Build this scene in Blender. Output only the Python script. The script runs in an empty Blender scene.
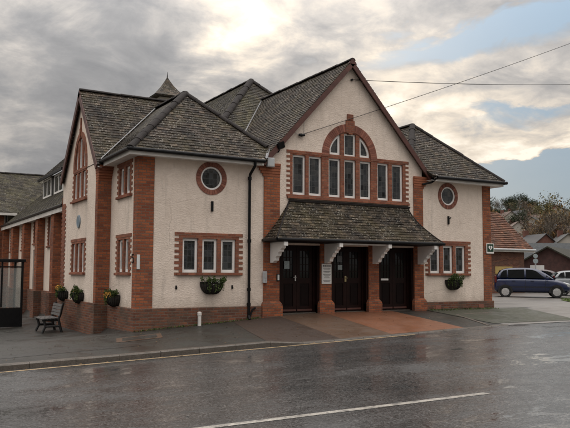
import bpy, bmesh, math, random
from mathutils import Vector, Matrix
from mathutils.geometry import tessellate_polygon
R = math.radians
random.seed(7)
S = bpy.context.scene
COL = S.collection

# ------------------------------------------------------------------ camera
FPX, YAW, PITCH, ROLL = 706.46, 0.52195, 0.0820, 0.003866
CAM = Vector((-5.9947, -18.3952, 1.6))
_F = Vector((math.sin(YAW)*math.cos(PITCH), math.cos(YAW)*math.cos(PITCH), math.sin(PITCH)))
_R = _F.cross(Vector((0, 0, 1))).normalized(); _U = _R.cross(_F)
_R, _U = _R*math.cos(ROLL)+_U*math.sin(ROLL), -_R*math.sin(ROLL)+_U*math.cos(ROLL)
cd = bpy.data.cameras.new('camera'); cam = bpy.data.objects.new('camera', cd); COL.objects.link(cam)
m = Matrix((_R, _U, -_F)).transposed().to_4x4(); m.translation = CAM
cam.matrix_world = m
cd.sensor_width = 36; cd.lens = FPX/570*36; cd.clip_end = 6000; cd.clip_start = 0.1
S.camera = cam

def ray(px, py):                       # direction (world) seen at a photo pixel: used to aim clouds' bright areas
    return ((px-285)/FPX*_R-(py-214)/FPX*_U+_F).normalized()

# ------------------------------------------------------------------ light
S.view_settings.view_transform = 'Standard'; S.view_settings.look = 'None'
S.view_settings.exposure = 0.32; S.view_settings.gamma = 1.0
try: S.view_settings.use_curve_mapping = False
except Exception: pass

SUN_DIR = ray(226, 30)                 # towards the sun, veiled by cloud behind the hall
SUN_EL = math.asin(SUN_DIR.z); SUN_AZ = math.atan2(SUN_DIR.x, SUN_DIR.y)
sd = bpy.data.lights.new('sun', 'SUN'); sd.energy = 0.7; sd.angle = R(14); sd.color = (1, .9, .76)
so = bpy.data.objects.new('sun', sd); COL.objects.link(so)
so.rotation_euler = SUN_DIR.to_track_quat('Z', 'Y').to_euler()

W = bpy.data.worlds.new('World'); S.world = W; W.use_nodes = True
nt = W.node_tree; N = nt.nodes; L = nt.links; N.clear()
def wn(t, **k):
    n = N.new(t)
    for a, b in k.items(): setattr(n, a, b)
    return n
def mth(op, a, b=None, c=None, clamp=False, tree=None):
    t = tree or nt
    n = t.nodes.new('ShaderNodeMath'); n.operation = op; n.use_clamp = clamp
    for i, v in enumerate((a, b, c)):
        if v is None: continue
        if isinstance(v, (int, float)): n.inputs[i].default_value = v
        else: t.links.new(v, n.inputs[i])
    return n.outputs[0]
def mixc(fac, a, b, tree=None, blend='MIX'):
    t = tree or nt
    n = t.nodes.new('ShaderNodeMix'); n.data_type = 'RGBA'; n.blend_type = blend; n.clamp_factor = True
    for s, v in ((n.inputs[0], fac), (n.inputs[6], a), (n.inputs[7], b)):
        if isinstance(v, (int, float)): s.default_value = v
        elif isinstance(v, tuple): s.default_value = (*v, 1) if len(v) == 3 else v
        else: t.links.new(v, s)
    return n.outputs[2]
def ramp(fac, stops, tree=None):
    t = tree or nt
    n = t.nodes.new('ShaderNodeValToRGB'); e = n.color_ramp.elements
    while len(e) < len(stops): e.new(0.5)
    for el, (p, c) in zip(e, stops):
        el.position = p; el.color = (c, c, c, 1) if isinstance(c, (int, float)) else (*c, 1)
    t.links.new(fac, n.inputs[0]); return n.outputs[0]
def noise(vec, scale, detail=4, rough=.5, dist=0, tree=None):
    t = tree or nt
    n = t.nodes.new('ShaderNodeTexNoise'); n.inputs['Scale'].default_value = scale
    n.inputs['Detail'].default_value = detail; n.inputs['Roughness'].default_value = rough
    n.inputs['Distortion'].default_value = dist
    if vec is not None: t.links.new(vec, n.inputs['Vector'])
    return n.outputs['Fac']

sky = wn('ShaderNodeTexSky', sky_type='NISHITA'); sky.sun_disc = False
sky.sun_elevation = SUN_EL; sky.sun_rotation = SUN_AZ
sky.air_density = 1.0; sky.dust_density = 1.5
skyb = wn('ShaderNodeVectorMath', operation='SCALE'); skyb.inputs['Scale'].default_value = 0.1
L.new(sky.outputs[0], skyb.inputs[0])
tc = wn('ShaderNodeTexCoord'); DIR = tc.outputs['Generated']
sx = wn('ShaderNodeSeparateXYZ'); L.new(DIR, sx.inputs[0])
zc = mth('ADD', mth('MAXIMUM', sx.outputs[2], 0.0), 0.26)
cb = wn('ShaderNodeCombineXYZ')
L.new(mth('DIVIDE', sx.outputs[0], zc), cb.inputs[0]); L.new(mth('DIVIDE', sx.outputs[1], zc), cb.inputs[1])
CP = cb.outputs[0]                     # direction projected on the flat cloud base
az = mth('MULTIPLY', mth('ARCTAN2', sx.outputs[0], sx.outputs[1]), 57.2958)
elv = mth('MULTIPLY', mth('ARCSINE', sx.outputs[2]), 57.2958)
n1 = noise(CP, 1.25, 10, .58, .4)
n2 = noise(CP, 3.3, 10, .60, .6)
n3 = noise(CP, 8.0, 8, .60, .3)
warp = mth('SUBTRACT', n2, .5)
azw = mth('ADD', az, mth('MULTIPLY', mth('SUBTRACT', n1, .5), 14)); elw = mth('ADD', elv, mth('MULTIPLY', warp, 7))
def bank(a0, e0, sa, se, amp, tilt=0.0):   # a bank of cloud (or a gap) around azimuth a0, elevation e0, in degrees
    da = mth('DIVIDE', mth('SUBTRACT', azw, a0), sa)
    de = mth('DIVIDE', mth('SUBTRACT', mth('SUBTRACT', elw, e0), mth('MULTIPLY', mth('SUBTRACT', azw, a0), tilt)), se)
    q = mth('ADD', mth('MULTIPLY', da, da), mth('MULTIPLY', de, de))
    return mth('MULTIPLY', mth('EXPONENT', mth('MULTIPLY', q, -1.0)), amp)
def total(*t):
    r_ = t[0]
    for x in t[1:]: r_ = mth('ADD', r_, x)
    return r_
base = mth('ADD', mth('MULTIPLY', n1, .42), mth('ADD', mth('MULTIPLY', n2, .36), mth('MULTIPLY', n3, .22)))
lum = ramp(base, [(.39, .22), (.46, .31), (.52, .41), (.60, .62)])
g = total(bank(25, 19.5, 3.6, 2.8, .52), bank(22, 24, 9, 3, .18), bank(41, 12.5, 9, 4.2, .50), bank(34, 20.5, 7, 2.6, .26), bank(9, 20.5, 4, 2.0, .14), bank(51, 9.8, 12, .6, .45, .05), bank(47, 14.4, 6, 1.1, -.22), bank(36, 11.5, 3, 1.2, -.14), bank(19, 15, 8, 5, -.06))
lumg = mth('ADD', lum, mth('MULTIPLY', g, ramp(n3, [(.35, .65), (.62, 1.15)])))
ccol = ramp(lumg, [(.14, (.175, .177, .185)), (.32, (.285, .28, .28)), (.50, (.46, .43, .40)), (.72, (.74, .65, .54)), (1.0, (1.0, .90, .76))])
# open blue between the clouds, low on the right and in a rift above
bm = total(bank(53, 6.0, 13, 4.2, 1.4), bank(45, 18.2, 12, 1.7, .80, .10), bank(50, 12.0, 6, .7, .5), bank(51, 9.8, 14, .6, -.9, .05), bank(24.5, 18.6, 1.6, 1.1, .35))
bm = mth('SUBTRACT', mth('ADD', bm, 1.02), mth('MULTIPLY', base, 2.3))
bmask = ramp(bm, [(.18, 0.0), (.50, 1.0)])
blue = mixc(.85, skyb.outputs[0], (.195, .285, .375))
cc = mixc(mth('MULTIPLY', bmask, .95), ccol, blue)
# an overcast vault is brightest overhead
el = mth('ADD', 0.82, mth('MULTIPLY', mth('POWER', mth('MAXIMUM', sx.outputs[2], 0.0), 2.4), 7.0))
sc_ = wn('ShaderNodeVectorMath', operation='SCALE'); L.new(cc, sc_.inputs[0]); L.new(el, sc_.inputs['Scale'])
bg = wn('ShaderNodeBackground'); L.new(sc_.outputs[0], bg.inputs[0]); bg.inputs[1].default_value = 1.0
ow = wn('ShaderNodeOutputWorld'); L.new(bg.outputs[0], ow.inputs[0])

# ------------------------------------------------------------------ materials
def newmat(name):
    mt = bpy.data.materials.new(name); mt.use_nodes = True
    t = mt.node_tree; b = t.nodes['Principled BSDF']
    return mt, t, b
def setc(t, b, sock, v):
    s = b.inputs[sock]
    if isinstance(v, tuple): s.default_value = (*v, 1)
    elif isinstance(v, (int, float)): s.default_value = v
    else: t.links.new(v, s)
def pos(t): return t.nodes.new('ShaderNodeNewGeometry').outputs['Position']
def objc(t): return t.nodes.new('ShaderNodeTexCoord').outputs['Object']
def scaled(t, v, s):
    n = t.nodes.new('ShaderNodeMapping'); n.inputs['Scale'].default_value = s; t.links.new(v, n.inputs[0]); return n.outputs[0]
def bump(t, b, h, strength, dist=.02):
    n = t.nodes.new('ShaderNodeBump'); n.inputs['Strength'].default_value = strength; n.inputs['Distance'].default_value = dist
    t.links.new(h, n.inputs['Height']); t.links.new(n.outputs[0], b.inputs['Normal'])
def wall_uv(t):                        # (horizontal along the wall, height)
    g_ = t.nodes.new('ShaderNodeNewGeometry')
    p = t.nodes.new('ShaderNodeSeparateXYZ'); t.links.new(g_.outputs['Position'], p.inputs[0])
    n = t.nodes.new('ShaderNodeSeparateXYZ'); t.links.new(g_.outputs['True Normal'], n.inputs[0])
    f = mth('GREATER_THAN', mth('ABSOLUTE', n.outputs[0], tree=t), mth('ABSOLUTE', n.outputs[1], tree=t), tree=t)
    u = mth('ADD', mth('MULTIPLY', p.outputs[0], mth('SUBTRACT', 1.0, f, tree=t), tree=t), mth('MULTIPLY', p.outputs[1], f, tree=t), tree=t)
    c = t.nodes.new('ShaderNodeCombineXYZ'); t.links.new(u, c.inputs[0]); t.links.new(p.outputs[2], c.inputs[1])
    return c.outputs[0], p.outputs[2]

def mat_plain(name, col, rough=.5, metal=0, var=.15, nscale=8, spec=.5, bmp=0, coat=0):
    mt, t, b = newmat(name)
    n = noise(objc(t), nscale, 5, .6, tree=t)
    lo = tuple(c*(1-var) for c in col); hi = tuple(min(1, c*(1+var)) for c in col)
    setc(t, b, 'Base Color', mixc(ramp(n, [(.3, 0.0), (.7, 1.0)], t), lo, hi, t))
    b.inputs['Roughness'].default_value = rough; b.inputs['Metallic'].default_value = metal
    b.inputs['Specular IOR Level'].default_value = spec
    if coat: b.inputs['Coat Weight'].default_value = coat; b.inputs['Coat Roughness'].default_value = .05
    if bmp: bump(t, b, noise(objc(t), nscale*6, 4, .6, tree=t), bmp, .01)
    return mt

def mat_stucco():
    mt, t, b = newmat('roughcast_render'); P = pos(t)
    big = noise(P, .8, 5, .6, tree=t); mid = noise(P, 5, 5, .6, tree=t)
    uv, z = wall_uv(t)
    st = noise(scaled(t, P, (3.2, 3.2, .35)), 1.3, 5, .65, tree=t)     # rain streaks, tall and narrow
    c = mixc(ramp(mid, [(.3, 0.0), (.7, 1.0)], t), (.71, .60, .51), (.82, .705, .61), t)
    c = mixc(ramp(big, [(.42, 0.0), (.72, .45)], t), c, (.56, .47, .395), t)
    c = mixc(ramp(st, [(.54, 0.0), (.74, .5)], t), c, (.40, .35, .30), t)
    zn = mth('ADD', z, mth('MULTIPLY', noise(P, 3.2, 5, .7, tree=t), -.55, tree=t), tree=t)      # splashed, damp foot of the wall
    c = mixc(ramp(zn, [(.30, .5), (.62, 0.0)], t), c, (.36, .31, .25), t)
    cr = t.nodes.new('ShaderNodeTexVoronoi'); cr.feature = 'DISTANCE_TO_EDGE'; cr.inputs['Scale'].default_value = .55; t.links.new(mixc(.10, P, noise(P, 2.5, 5, .7, tree=t), t), cr.inputs['Vector'])
    c = mixc(mth('MULTIPLY', ramp(cr.outputs['Distance'], [(.0, .55), (.0035, 0.0)], t), ramp(big, [(.48, 0.0), (.56, 1.0)], t), tree=t), c, (.30, .25, .21), t)
    setc(t, b, 'Base Color', c); b.inputs['Roughness'].default_value = .92; b.inputs['Specular IOR Level'].default_value = .2
    w1 = noise(scaled(t, P, (15, 15, 26)), 1.0, 5, .62, .5, t); w2 = noise(P, 38, 3, .6, tree=t)
    h = mth('ADD', mth('MULTIPLY', ramp(w1, [(.35, 0.0), (.65, 1.0)], t), .8, tree=t), mth('MULTIPLY', w2, .35, tree=t), tree=t)
    bump(t, b, h, .42, .022)
    return mt

def mat_brick(name, c1, c2, mortar, dirt=.3, msize=.010, stain=(.10, .065, .05)):
    mt, t, b = newmat(name); uv, z = wall_uv(t); P = pos(t)
    br = t.nodes.new('ShaderNodeTexBrick'); t.links.new(uv, br.inputs['Vector'])
    for k, v in (('Scale', 1.0), ('Mortar Size', msize), ('Mortar Smooth', .25), ('Bias', 0.0), ('Brick Width', .225), ('Row Height', .075)): br.inputs[k].default_value = v
    br.inputs['Color1'].default_value = (*c1, 1); br.inputs['Color2'].default_value = (*c2, 1); br.inputs['Mortar'].default_value = (*mortar, 1)
    n = noise(P, 1.6, 6, .65, tree=t); f = noise(P, 30, 4, .6, tree=t)
    c = mixc(ramp(n, [(.42, 0.0), (.68, dirt)], t), br.outputs['Color'], stain, t)
    c = mixc(.5, c, ramp(f, [(.3, .55), (.7, 1.3)], t), t, 'MULTIPLY')
    c2_ = mixc(ramp(noise(P, 9, 4, .7, tree=t), [(.62, 0.0), (.75, .2)], t), c, (.36, .26, .20), t)
    setc(t, b, 'Base Color', c2_); b.inputs['Roughness'].default_value = .88; b.inputs['Specular IOR Level'].default_value = .25
    h = mth('SUBTRACT', mth('MULTIPLY', f, .25, tree=t), br.outputs['Fac'], tree=t)
    bump(t, b, h, .7, .012)
    return mt

def attr(t, name='rnd'):
    a = t.nodes.new('ShaderNodeAttribute'); a.attribute_name = name; return a.outputs['Fac']

def mat_slate(name, dark, light, moss=(.11, .115, .05), mossamt=.5, lich=.5):
    mt, t, b = newmat(name); P = pos(t); rn = attr(t)
    c = mixc(ramp(rn, [(.0, 0.0), (.45, .28), (.80, .62), (.93, 1.0), (1.0, 1.0)], t), dark, light, t)
    n = noise(P, 1.1, 6, .62, .3, t); n2_ = noise(P, 14, 5, .7, tree=t); n3_ = noise(P, 4.5, 5, .7, tree=t)
    c = mixc(.75, c, ramp(n2_, [(.32, .35), (.70, 1.6)], t), t, 'MULTIPLY'); c = mixc(.7, c, ramp(n3_, [(.35, .5), (.65, 1.4)], t), t, 'MULTIPLY')
    mo = mth('MULTIPLY', ramp(n, [(.40, 0.0), (.66, 1.0)], t), ramp(n3_, [(.36, .1), (.6, 1.0)], t), tree=t)
    c = mixc(mth('MULTIPLY', mo, mossamt, tree=t), c, moss, t)
    li = mth('MULTIPLY', ramp(noise(P, 22, 4, .75, tree=t), [(.57, 0.0), (.64, 1.0)], t), ramp(noise(P, 2.3, 4, .6, tree=t), [(.38, .1), (.58, 1.0)], t), tree=t)
    c = mixc(mth('MULTIPLY', li, lich, tree=t), c, (.46, .43, .37), t)
    setc(t, b, 'Base Color', c); setc(t, b, 'Roughness', ramp(n2_, [(.3, .5), (.7, .85)], t)); b.inputs['Specular IOR Level'].default_value = .22
    bump(t, b, n2_, .5, .01)
    return mt

def mat_vous(name, c1, c2):            # loose bricks coloured one by one
    mt, t, b = newmat(name); P = pos(t)
    c = mixc(attr(t), c1, c2, t)
    c = mixc(.5, c, ramp(noise(P, 26, 4, .6, tree=t), [(.3, .6), (.7, 1.25)], t), t, 'MULTIPLY')
    setc(t, b, 'Base Color', c); b.inputs['Roughness'].default_value = .88; b.inputs['Specular IOR Level'].default_value = .25
    bump(t, b, noise(P, 45, 4, .6, tree=t), .4, .008)
    return mt

def mat_glass():                       # leaded lights, dark rooms behind
    mt, t, b = newmat('leaded_glass'); uv, z = wall_uv(t)
    s = t.nodes.new('ShaderNodeSeparateXYZ'); t.links.new(uv, s.inputs[0])
    fx = mth('PINGPONG', s.outputs[0], .062, tree=t); fz = mth('PINGPONG', s.outputs[1], .085, tree=t)
    ln = mth('MAXIMUM', mth('LESS_THAN', fx, .0055, tree=t), mth('LESS_THAN', fz, .0055, tree=t), tree=t)
    P = pos(t)
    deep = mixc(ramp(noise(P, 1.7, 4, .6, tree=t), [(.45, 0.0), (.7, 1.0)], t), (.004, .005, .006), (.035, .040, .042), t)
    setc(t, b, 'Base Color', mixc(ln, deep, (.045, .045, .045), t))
    setc(t, b, 'Roughness', mth('ADD', mth('MULTIPLY', ln, .4, tree=t), .06, tree=t))
    b.inputs['Specular IOR Level'].default_value = .7
    cellx = mth('FLOOR', mth('DIVIDE', s.outputs[0], .124, tree=t), tree=t); cellz = mth('FLOOR', mth('DIVIDE', s.outputs[1], .17, tree=t), tree=t)
    cn = t.nodes.new('ShaderNodeCombineXYZ'); t.links.new(cellx, cn.inputs[0]); t.links.new(cellz, cn.inputs[1])
    wh = t.nodes.new('ShaderNodeTexWhiteNoise'); t.links.new(cn.outputs[0], wh.inputs['Vector'])
    a1 = t.nodes.new('ShaderNodeVectorMath'); a1.operation = 'SUBTRACT'; t.links.new(wh.outputs['Color'], a1.inputs[0]); a1.inputs[1].default_value = (.5, .5, .5)
    a2 = t.nodes.new('ShaderNodeVectorMath'); a2.operation = 'SCALE'; a2.inputs['Scale'].default_value = .11; t.links.new(a1.outputs[0], a2.inputs[0])
    bp = t.nodes.new('ShaderNodeBump'); bp.inputs['Strength'].default_value = .22; bp.inputs['Distance'].default_value = .03
    wv = t.nodes.new('ShaderNodeTexNoise'); wv.inputs['Scale'].default_value = 3.0; t.links.new(P, wv.inputs[0]); t.links.new(wv.outputs[0], bp.inputs['Height'])
    a3 = t.nodes.new('ShaderNodeVectorMath'); t.links.new(bp.outputs[0], a3.inputs[0]); t.links.new(a2.outputs[0], a3.inputs[1])
    a4 = t.nodes.new('ShaderNodeVectorMath'); a4.operation = 'NORMALIZE'; t.links.new(a3.outputs[0], a4.inputs[0]); t.links.new(a4.outputs[0], b.inputs['Normal'])
    return mt

def mat_ground(name, c1, c2, wet=.5, scale=1.0, grain=90, rlo=.12, rhi=.6, bstr=.35, patch=(.05, .05, .05), pamt=.4, stretch=(1, 1, 1), wlo=.42, whi=.6):
    mt, t, b = newmat(name); P = pos(t); PS = scaled(t, P, stretch)
    g1 = noise(P, grain, 3, .6, tree=t); big = noise(PS, .55*scale, 7, .62, .4, t); mid = noise(PS, 3.1*scale, 6, .65, .2, t)
    c = mixc(ramp(g1, [(.35, 0.0), (.65, 1.0)], t), c1, c2, t)
    c = mixc(mth('MULTIPLY', ramp(mid, [(.40, 0.0), (.65, 1.0)], t), pamt, tree=t), c, patch, t)
    setc(t, b, 'Base Color', c)
    wm = ramp(mth('ADD', mth('MULTIPLY', big, .6, tree=t), mth('MULTIPLY', mid, .4, tree=t), tree=t), [(wlo, 0.0), (whi, 1.0)], t)
    setc(t, b, 'Roughness', mth('ADD', rlo, mth('MULTIPLY', wm, rhi-rlo, tree=t), tree=t))
    b.inputs['Specular IOR Level'].default_value = wet
    h = mth('MULTIPLY', mth('ADD', mth('MULTIPLY', g1, .7, tree=t), mth('MULTIPLY', noise(P, grain*.3, 3, .6, tree=t), .5, tree=t), tree=t), mth('ADD', .25, mth('MULTIPLY', wm, .9, tree=t), tree=t), tree=t)
    bump(t, b, h, bstr, .012)
    return mt

M = {}
M['stucco'] = mat_stucco()
M['brick'] = mat_brick('red_brick', (.40, .125, .052), (.19, .056, .030), (.17, .11, .08), .45)
M['plinth'] = mat_brick('weathered_plinth_brick', (.24, .092, .050), (.11, .042, .028), (.16, .115, .09), .8, .012, (.085, .066, .05))
M['quoin'] = mat_brick('window_surround_brick', (.33, .125, .072), (.19, .064, .040), (.20, .125, .09), .35, .007)
M['vous'] = mat_vous('arch_bricks', (.17, .070, .052), (.32, .135, .095))
M['corb'] = mat_vous('corbel_bricks', (.20, .072, .043), (.34, .125, .065))
M['slate'] = mat_slate('mossy_slate', (.008, .006, .005), (.095, .069, .051), (.075, .062, .020), mossamt=.42, lich=1.0)
M['slate_porch'] = mat_slate('porch_slate', (.009, .0065, .005), (.105, .078, .054), (.085, .070, .024), .45, 1.0)
M['slate_long'] = mat_slate('green_slate', (.014, .011, .009), (.078, .064, .044), (.088, .080, .030), .6, .7)
M['ridge'] = mat_plain('ridge_tile', (.022, .018, .017), .8, var=.35, nscale=5, bmp=.4, spec=.25)
M['redtile'] = mat_slate('red_clay_tile', (.070, .030, .020), (.21, .085, .048), (.08, .06, .03), .5, .4)
M['white'] = mat_plain('white_paint', (.80, .78, .75), .5, var=.08, nscale=3)
M['fascia'] = mat_plain('aged_white_paint', (.66, .63, .59), .6, var=.2, nscale=2.2)
M['black'] = mat_plain('black_iron', (.006, .006, .0065), .4, var=.3, spec=.2)
M['barge'] = mat_plain('bargeboard_paint', (.085, .030, .022), .5, var=.35, nscale=4, bmp=.2)
M['door'] = mat_plain('door_varnish', (.013, .0045, .0035), .45, var=.35, nscale=5, spec=.15)
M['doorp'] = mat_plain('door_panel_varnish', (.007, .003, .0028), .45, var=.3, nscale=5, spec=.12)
M['glass'] = mat_glass()
M['dglass'] = mat_plain('dark_glass', (.005, .006, .007), .06, var=.2, spec=.3)
M['paper'] = mat_plain('paper', (.62, .62, .60), .7, var=.05)
M['ink'] = mat_plain('ink', (.03, .03, .035), .7)
M['metal'] = mat_plain('brushed_metal', (.55, .54, .52), .35, metal=.8, var=.1)
M['grey'] = mat_plain('grey_plastic', (.42, .44, .45), .5, var=.06)
def mat_road():
    mt, t, b = newmat('wet_asphalt'); P = pos(t)
    vo = t.nodes.new('ShaderNodeTexVoronoi'); vo.inputs['Scale'].default_value = 55; t.links.new(P, vo.inputs['Vector'])
    sp = t.nodes.new('ShaderNodeSeparateXYZ'); t.links.new(vo.outputs['Color'], sp.inputs[0])
    big = noise(scaled(t, P, (.7, 1.3, 1)), .42, 8, .62, .6, t); mid = noise(scaled(t, P, (.8, 1.4, 1)), 2.2, 7, .66, .4, t); fine = noise(P, 16, 5, .7, tree=t)
    c = mixc(ramp(sp.outputs[0], [(.0, 0.0), (.75, .45), (1.0, 1.0)], t), (.020, .020, .020), (.150, .147, .145), t)
    c = mixc(mth('MULTIPLY', ramp(mid, [(.44, 0.0), (.62, 1.0)], t), .65, tree=t), c, (.024, .0235, .023), t)
    seam = t.nodes.new('ShaderNodeTexVoronoi'); seam.feature = 'DISTANCE_TO_EDGE'; seam.inputs['Scale'].default_value = .33
    wob = mixc(.06, P, t.nodes.new('ShaderNodeTexNoise').outputs['Color'], t); t.links.new(wob, seam.inputs['Vector'])
    crack = mth('MULTIPLY', ramp(seam.outputs['Distance'], [(.0, 1.0), (.006, 0.0)], t), ramp(fine, [(.45, 0.0), (.6, .8)], t), tree=t)
    c = mixc(crack, c, (.012, .011, .010), t)
    setc(t, b, 'Base Color', c)
    w = mth('ADD', mth('MULTIPLY', big, .45, tree=t), mth('ADD', mth('MULTIPLY', mid, .35, tree=t), mth('MULTIPLY', fine, .2, tree=t), tree=t), tree=t)
    wm = ramp(w, [(.46, 0.0), (.60, 1.0)], t)
    setc(t, b, 'Roughness', mth('ADD', .07, mth('MULTIPLY', wm, .38, tree=t), tree=t)); b.inputs['Specular IOR Level'].default_value = .7
    h = mth('MULTIPLY', mth('ADD', mth('MULTIPLY', sp.outputs[1], .5, tree=t), fine, tree=t), mth('ADD', .12, wm, tree=t), tree=t)
    bump(t, b, h, .34, .010); return mt
M['road'] = mat_road()
M['pave'] = mat_ground('damp_pavement_tarmac', (.016, .0145, .013), (.048, .044, .040), .4, 1.4, 70, .30, .70, .7, (.034, .035, .025), .5)
M['gravel'] = mat_ground('brown_gravel_tarmac', (.026, .018, .014), (.075, .051, .039), .35, 1.4, 60, .45, .8, .8, (.04, .03, .025), .4)
M['conc'] = mat_ground('damp_concrete', (.088, .054, .037), (.125, .080, .055), .4, 1.6, 60, .3, .65, .25, (.075, .052, .038), .6)
M['redconc'] = mat_ground('red_concrete', (.17, .074, .041), (.22, .100, .058), .4, 1.6, 60, .28, .6, .25, (.115, .055, .033), .55)
M['park'] = mat_ground('car_park_tarmac', (.13, .12, .11), (.19, .175, .16), .4, .8, 60, .3, .7, .4, (.085, .08, .073), .5, (.4, 1.3, 1))
M['mosstar'] = mat_ground('mossy_tarmac', (.040, .040, .030), (.075, .072, .055), .3, 1.5, 60, .5, .8, .6, (.035, .045, .022), .6)
M['kerb'] = mat_ground('kerb_stone', (.065, .053, .043), (.13, .110, .092), .4, 2, 50, .35, .7, .4, (.06, .055, .045), .6)
M['line'] = mat_ground('worn_white_line', (.30, .28, .25), (.46, .43, .38), .4, 3, 40, .3, .6, .3, (.085, .08, .075), .85)
M['yline'] = mat_ground('worn_yellow_line', (.40, .28, .15), (.48, .36, .22), .4, 3, 40, .3, .6, .3, (.20, .15, .10), .5)
M['grass'] = mat_ground('grass_turf', (.055, .085, .02), (.10, .14, .035), .2, 1, 30, .8, .95, .9, (.05, .055, .02), .5)
M['land'] = mat_ground('hillside_turf', (.05, .05, .028), (.085, .07, .04), .2, .04, .6, .85, .95, .3, (.06, .045, .03), .6)

# ------------------------------------------------------------------ mesh helpers
def wloc(o):
    v = Vector((0, 0, 0))
    while o is not None: v += o.location; o = o.parent
    return v
def tag(o, label=None, cat=None, group=None, kind=None):
    for k, v in (('label', label), ('category', cat), ('group', group), ('kind', kind)):
        if v: o[k] = v
    return o
def empty(name, loc, label, cat, group=None):
    o = bpy.data.objects.new(name, None); COL.objects.link(o); o.location = loc; o.empty_display_size = .3
    return tag(o, label, cat, group)
class MB:
    def __init__(s): s.v = []; s.f = []; s.r = []; s.m = []
    def face(s, pts, r=.5, mi=0):
        b = len(s.v); s.v += [Vector(p) for p in pts]; s.f.append(tuple(range(b, b+len(pts)))); s.r.append(r); s.m.append(mi)
    def mesh(s, pts, faces, r=.5, mi=0):
        b = len(s.v); s.v += [Vector(p) for p in pts]
        for f in faces: s.f.append(tuple(b+i for i in f)); s.r.append(r); s.m.append(mi)
    def box(s, x0, x1, y0, y1, z0, z1, r=.5, mi=0):
        p = [(x, y, z) for z in (z0, z1) for y in (y0, y1) for x in (x0, x1)]
        s.mesh(p, [(0, 2, 3, 1), (4, 5, 7, 6), (0, 1, 5, 4), (2, 6, 7, 3), (0, 4, 6, 2), (1, 3, 7, 5)], r, mi)
    def obox(s, c, ax, ay, az, r=.5, mi=0):
        c = Vector(c); ax = Vector(ax); ay = Vector(ay); az = Vector(az)
        p = [c+i*ax+j*ay+k*az for k in (-1, 1) for j in (-1, 1) for i in (-1, 1)]
        s.mesh(p, [(0, 2, 3, 1), (4, 5, 7, 6), (0, 1, 5, 4), (2, 6, 7, 3), (0, 4, 6, 2), (1, 3, 7, 5)], r, mi)
    def tube(s, pts, rad, n=8, r=.5, mi=0, cap=True):
        pts = [Vector(p) for p in pts]; rs = rad if isinstance(rad, (list, tuple)) else [rad]*len(pts)
        rings = []; b = len(s.v); a = None
        for i, p in enumerate(pts):
            d = (pts[min(i+1, len(pts)-1)]-pts[max(i-1, 0)]).normalized()
            if a is None: a = d.orthogonal().normalized()
            a = (a-d*a.dot(d)); a = a.normalized() if a.length > 1e-5 else d.orthogonal().normalized()
            c = d.cross(a)
            for k in range(n):
                t = 2*math.pi*k/n; s.v.append(p+(a*math.cos(t)+c*math.sin(t))*rs[i])
        for i in range(len(pts)-1):
            for k in range(n):
                s.f.append((b+i*n+k, b+i*n+(k+1) % n, b+(i+1)*n+(k+1) % n, b+(i+1)*n+k)); s.r.append(r); s.m.append(mi)
        if cap:
            s.f.append(tuple(b+k for k in range(n))[::-1]); s.r.append(r); s.m.append(mi)
            s.f.append(tuple(b+(len(pts)-1)*n+k for k in range(n))); s.r.append(r); s.m.append(mi)
    def panel(s, outline, holes, fr, d0, d1, r=.5, mi=0):
        """polygon with holes in the plane fr=(origin,u,v,n), extruded from n*d0 (front) to n*d1"""
        O, u, v, n = [Vector(q) for q in fr]
        loops = [outline]+list(holes)
        flat = [p for lp in loops for p in lp]
        tr = tessellate_polygon([[Vector((p[0], p[1], 0)) for p in lp] for lp in loops])
        for d in (d0, d1):
            s.mesh([O+u*p[0]+v*p[1]+n*d for p in flat], tr, r, mi)
        for lp in loops:
            k = len(lp)
            P0 = [O+u*p[0]+v*p[1]+n*d0 for p in lp]; P1 = [O+u*p[0]+v*p[1]+n*d1 for p in lp]
            s.mesh(P0+P1, [(i, (i+1) % k, k+(i+1) % k, k+i) for i in range(k)], r, mi)
    def build(s, name, mat, parent=None, smooth=False, bevel=0, autos=False):
        me = bpy.data.meshes.new(name); off = wloc(parent) if parent else Vector((0, 0, 0))
        me.from_pydata([tuple(v-off) for v in s.v], [], s.f); me.validate()
        mats = mat if isinstance(mat, (list, tuple)) else [mat]
        for q in mats: me.materials.append(q)
        if len(me.polygons) == len(s.f):
            at = me.attributes.new('rnd', 'FLOAT', 'FACE'); at.data.foreach_set('value', s.r)
            me.polygons.foreach_set('material_index', s.m)
        bm = bmesh.new(); bm.from_mesh(me)
        bmesh.ops.remove_doubles(bm, verts=bm.verts, dist=1e-5) if len(s.v) < 4000 else None
        bmesh.ops.recalc_face_normals(bm, faces=bm.faces); bm.to_mesh(me); bm.free()
        if smooth: me.polygons.foreach_set('use_smooth', [True]*len(me.polygons))
        o = bpy.data.objects.new(name, me); COL.objects.link(o)
        if parent: o.parent = parent
        if bevel:
            md = o.modifiers.new('bevel', 'BEVEL'); md.width = bevel; md.segments = 2; md.limit_method = 'ANGLE'; md.angle_limit = R(40)
        if autos:
            try: me.set_sharp_from_angle(angle=R(35))
            except Exception: pass
        return o
def box_part(name, mat, parent, *b, bevel=0):
    q = MB(); q.box(*b); return q.build(name, mat, parent, bevel=bevel)
def FRONT(y=0): return ((0, y, 0), (1, 0, 0), (0, 0, 1), (0, -1, 0))
def SIDE(x=0): return ((x, 0, 0), (0, 1, 0), (0, 0, 1), (-1, 0, 0))
def rect(a, b, c, d): return [(a, c), (b, c), (b, d), (a, d)]
def circ(cx, cz, r, n=40, a0=0, a1=360):
    full = abs(a1-a0) >= 360
    return [(cx+r*math.cos(R(a0+(a1-a0)*i/(n if full else n-1))), cz+r*math.sin(R(a0+(a1-a0)*i/(n if full else n-1)))) for i in range(n)]

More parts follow.
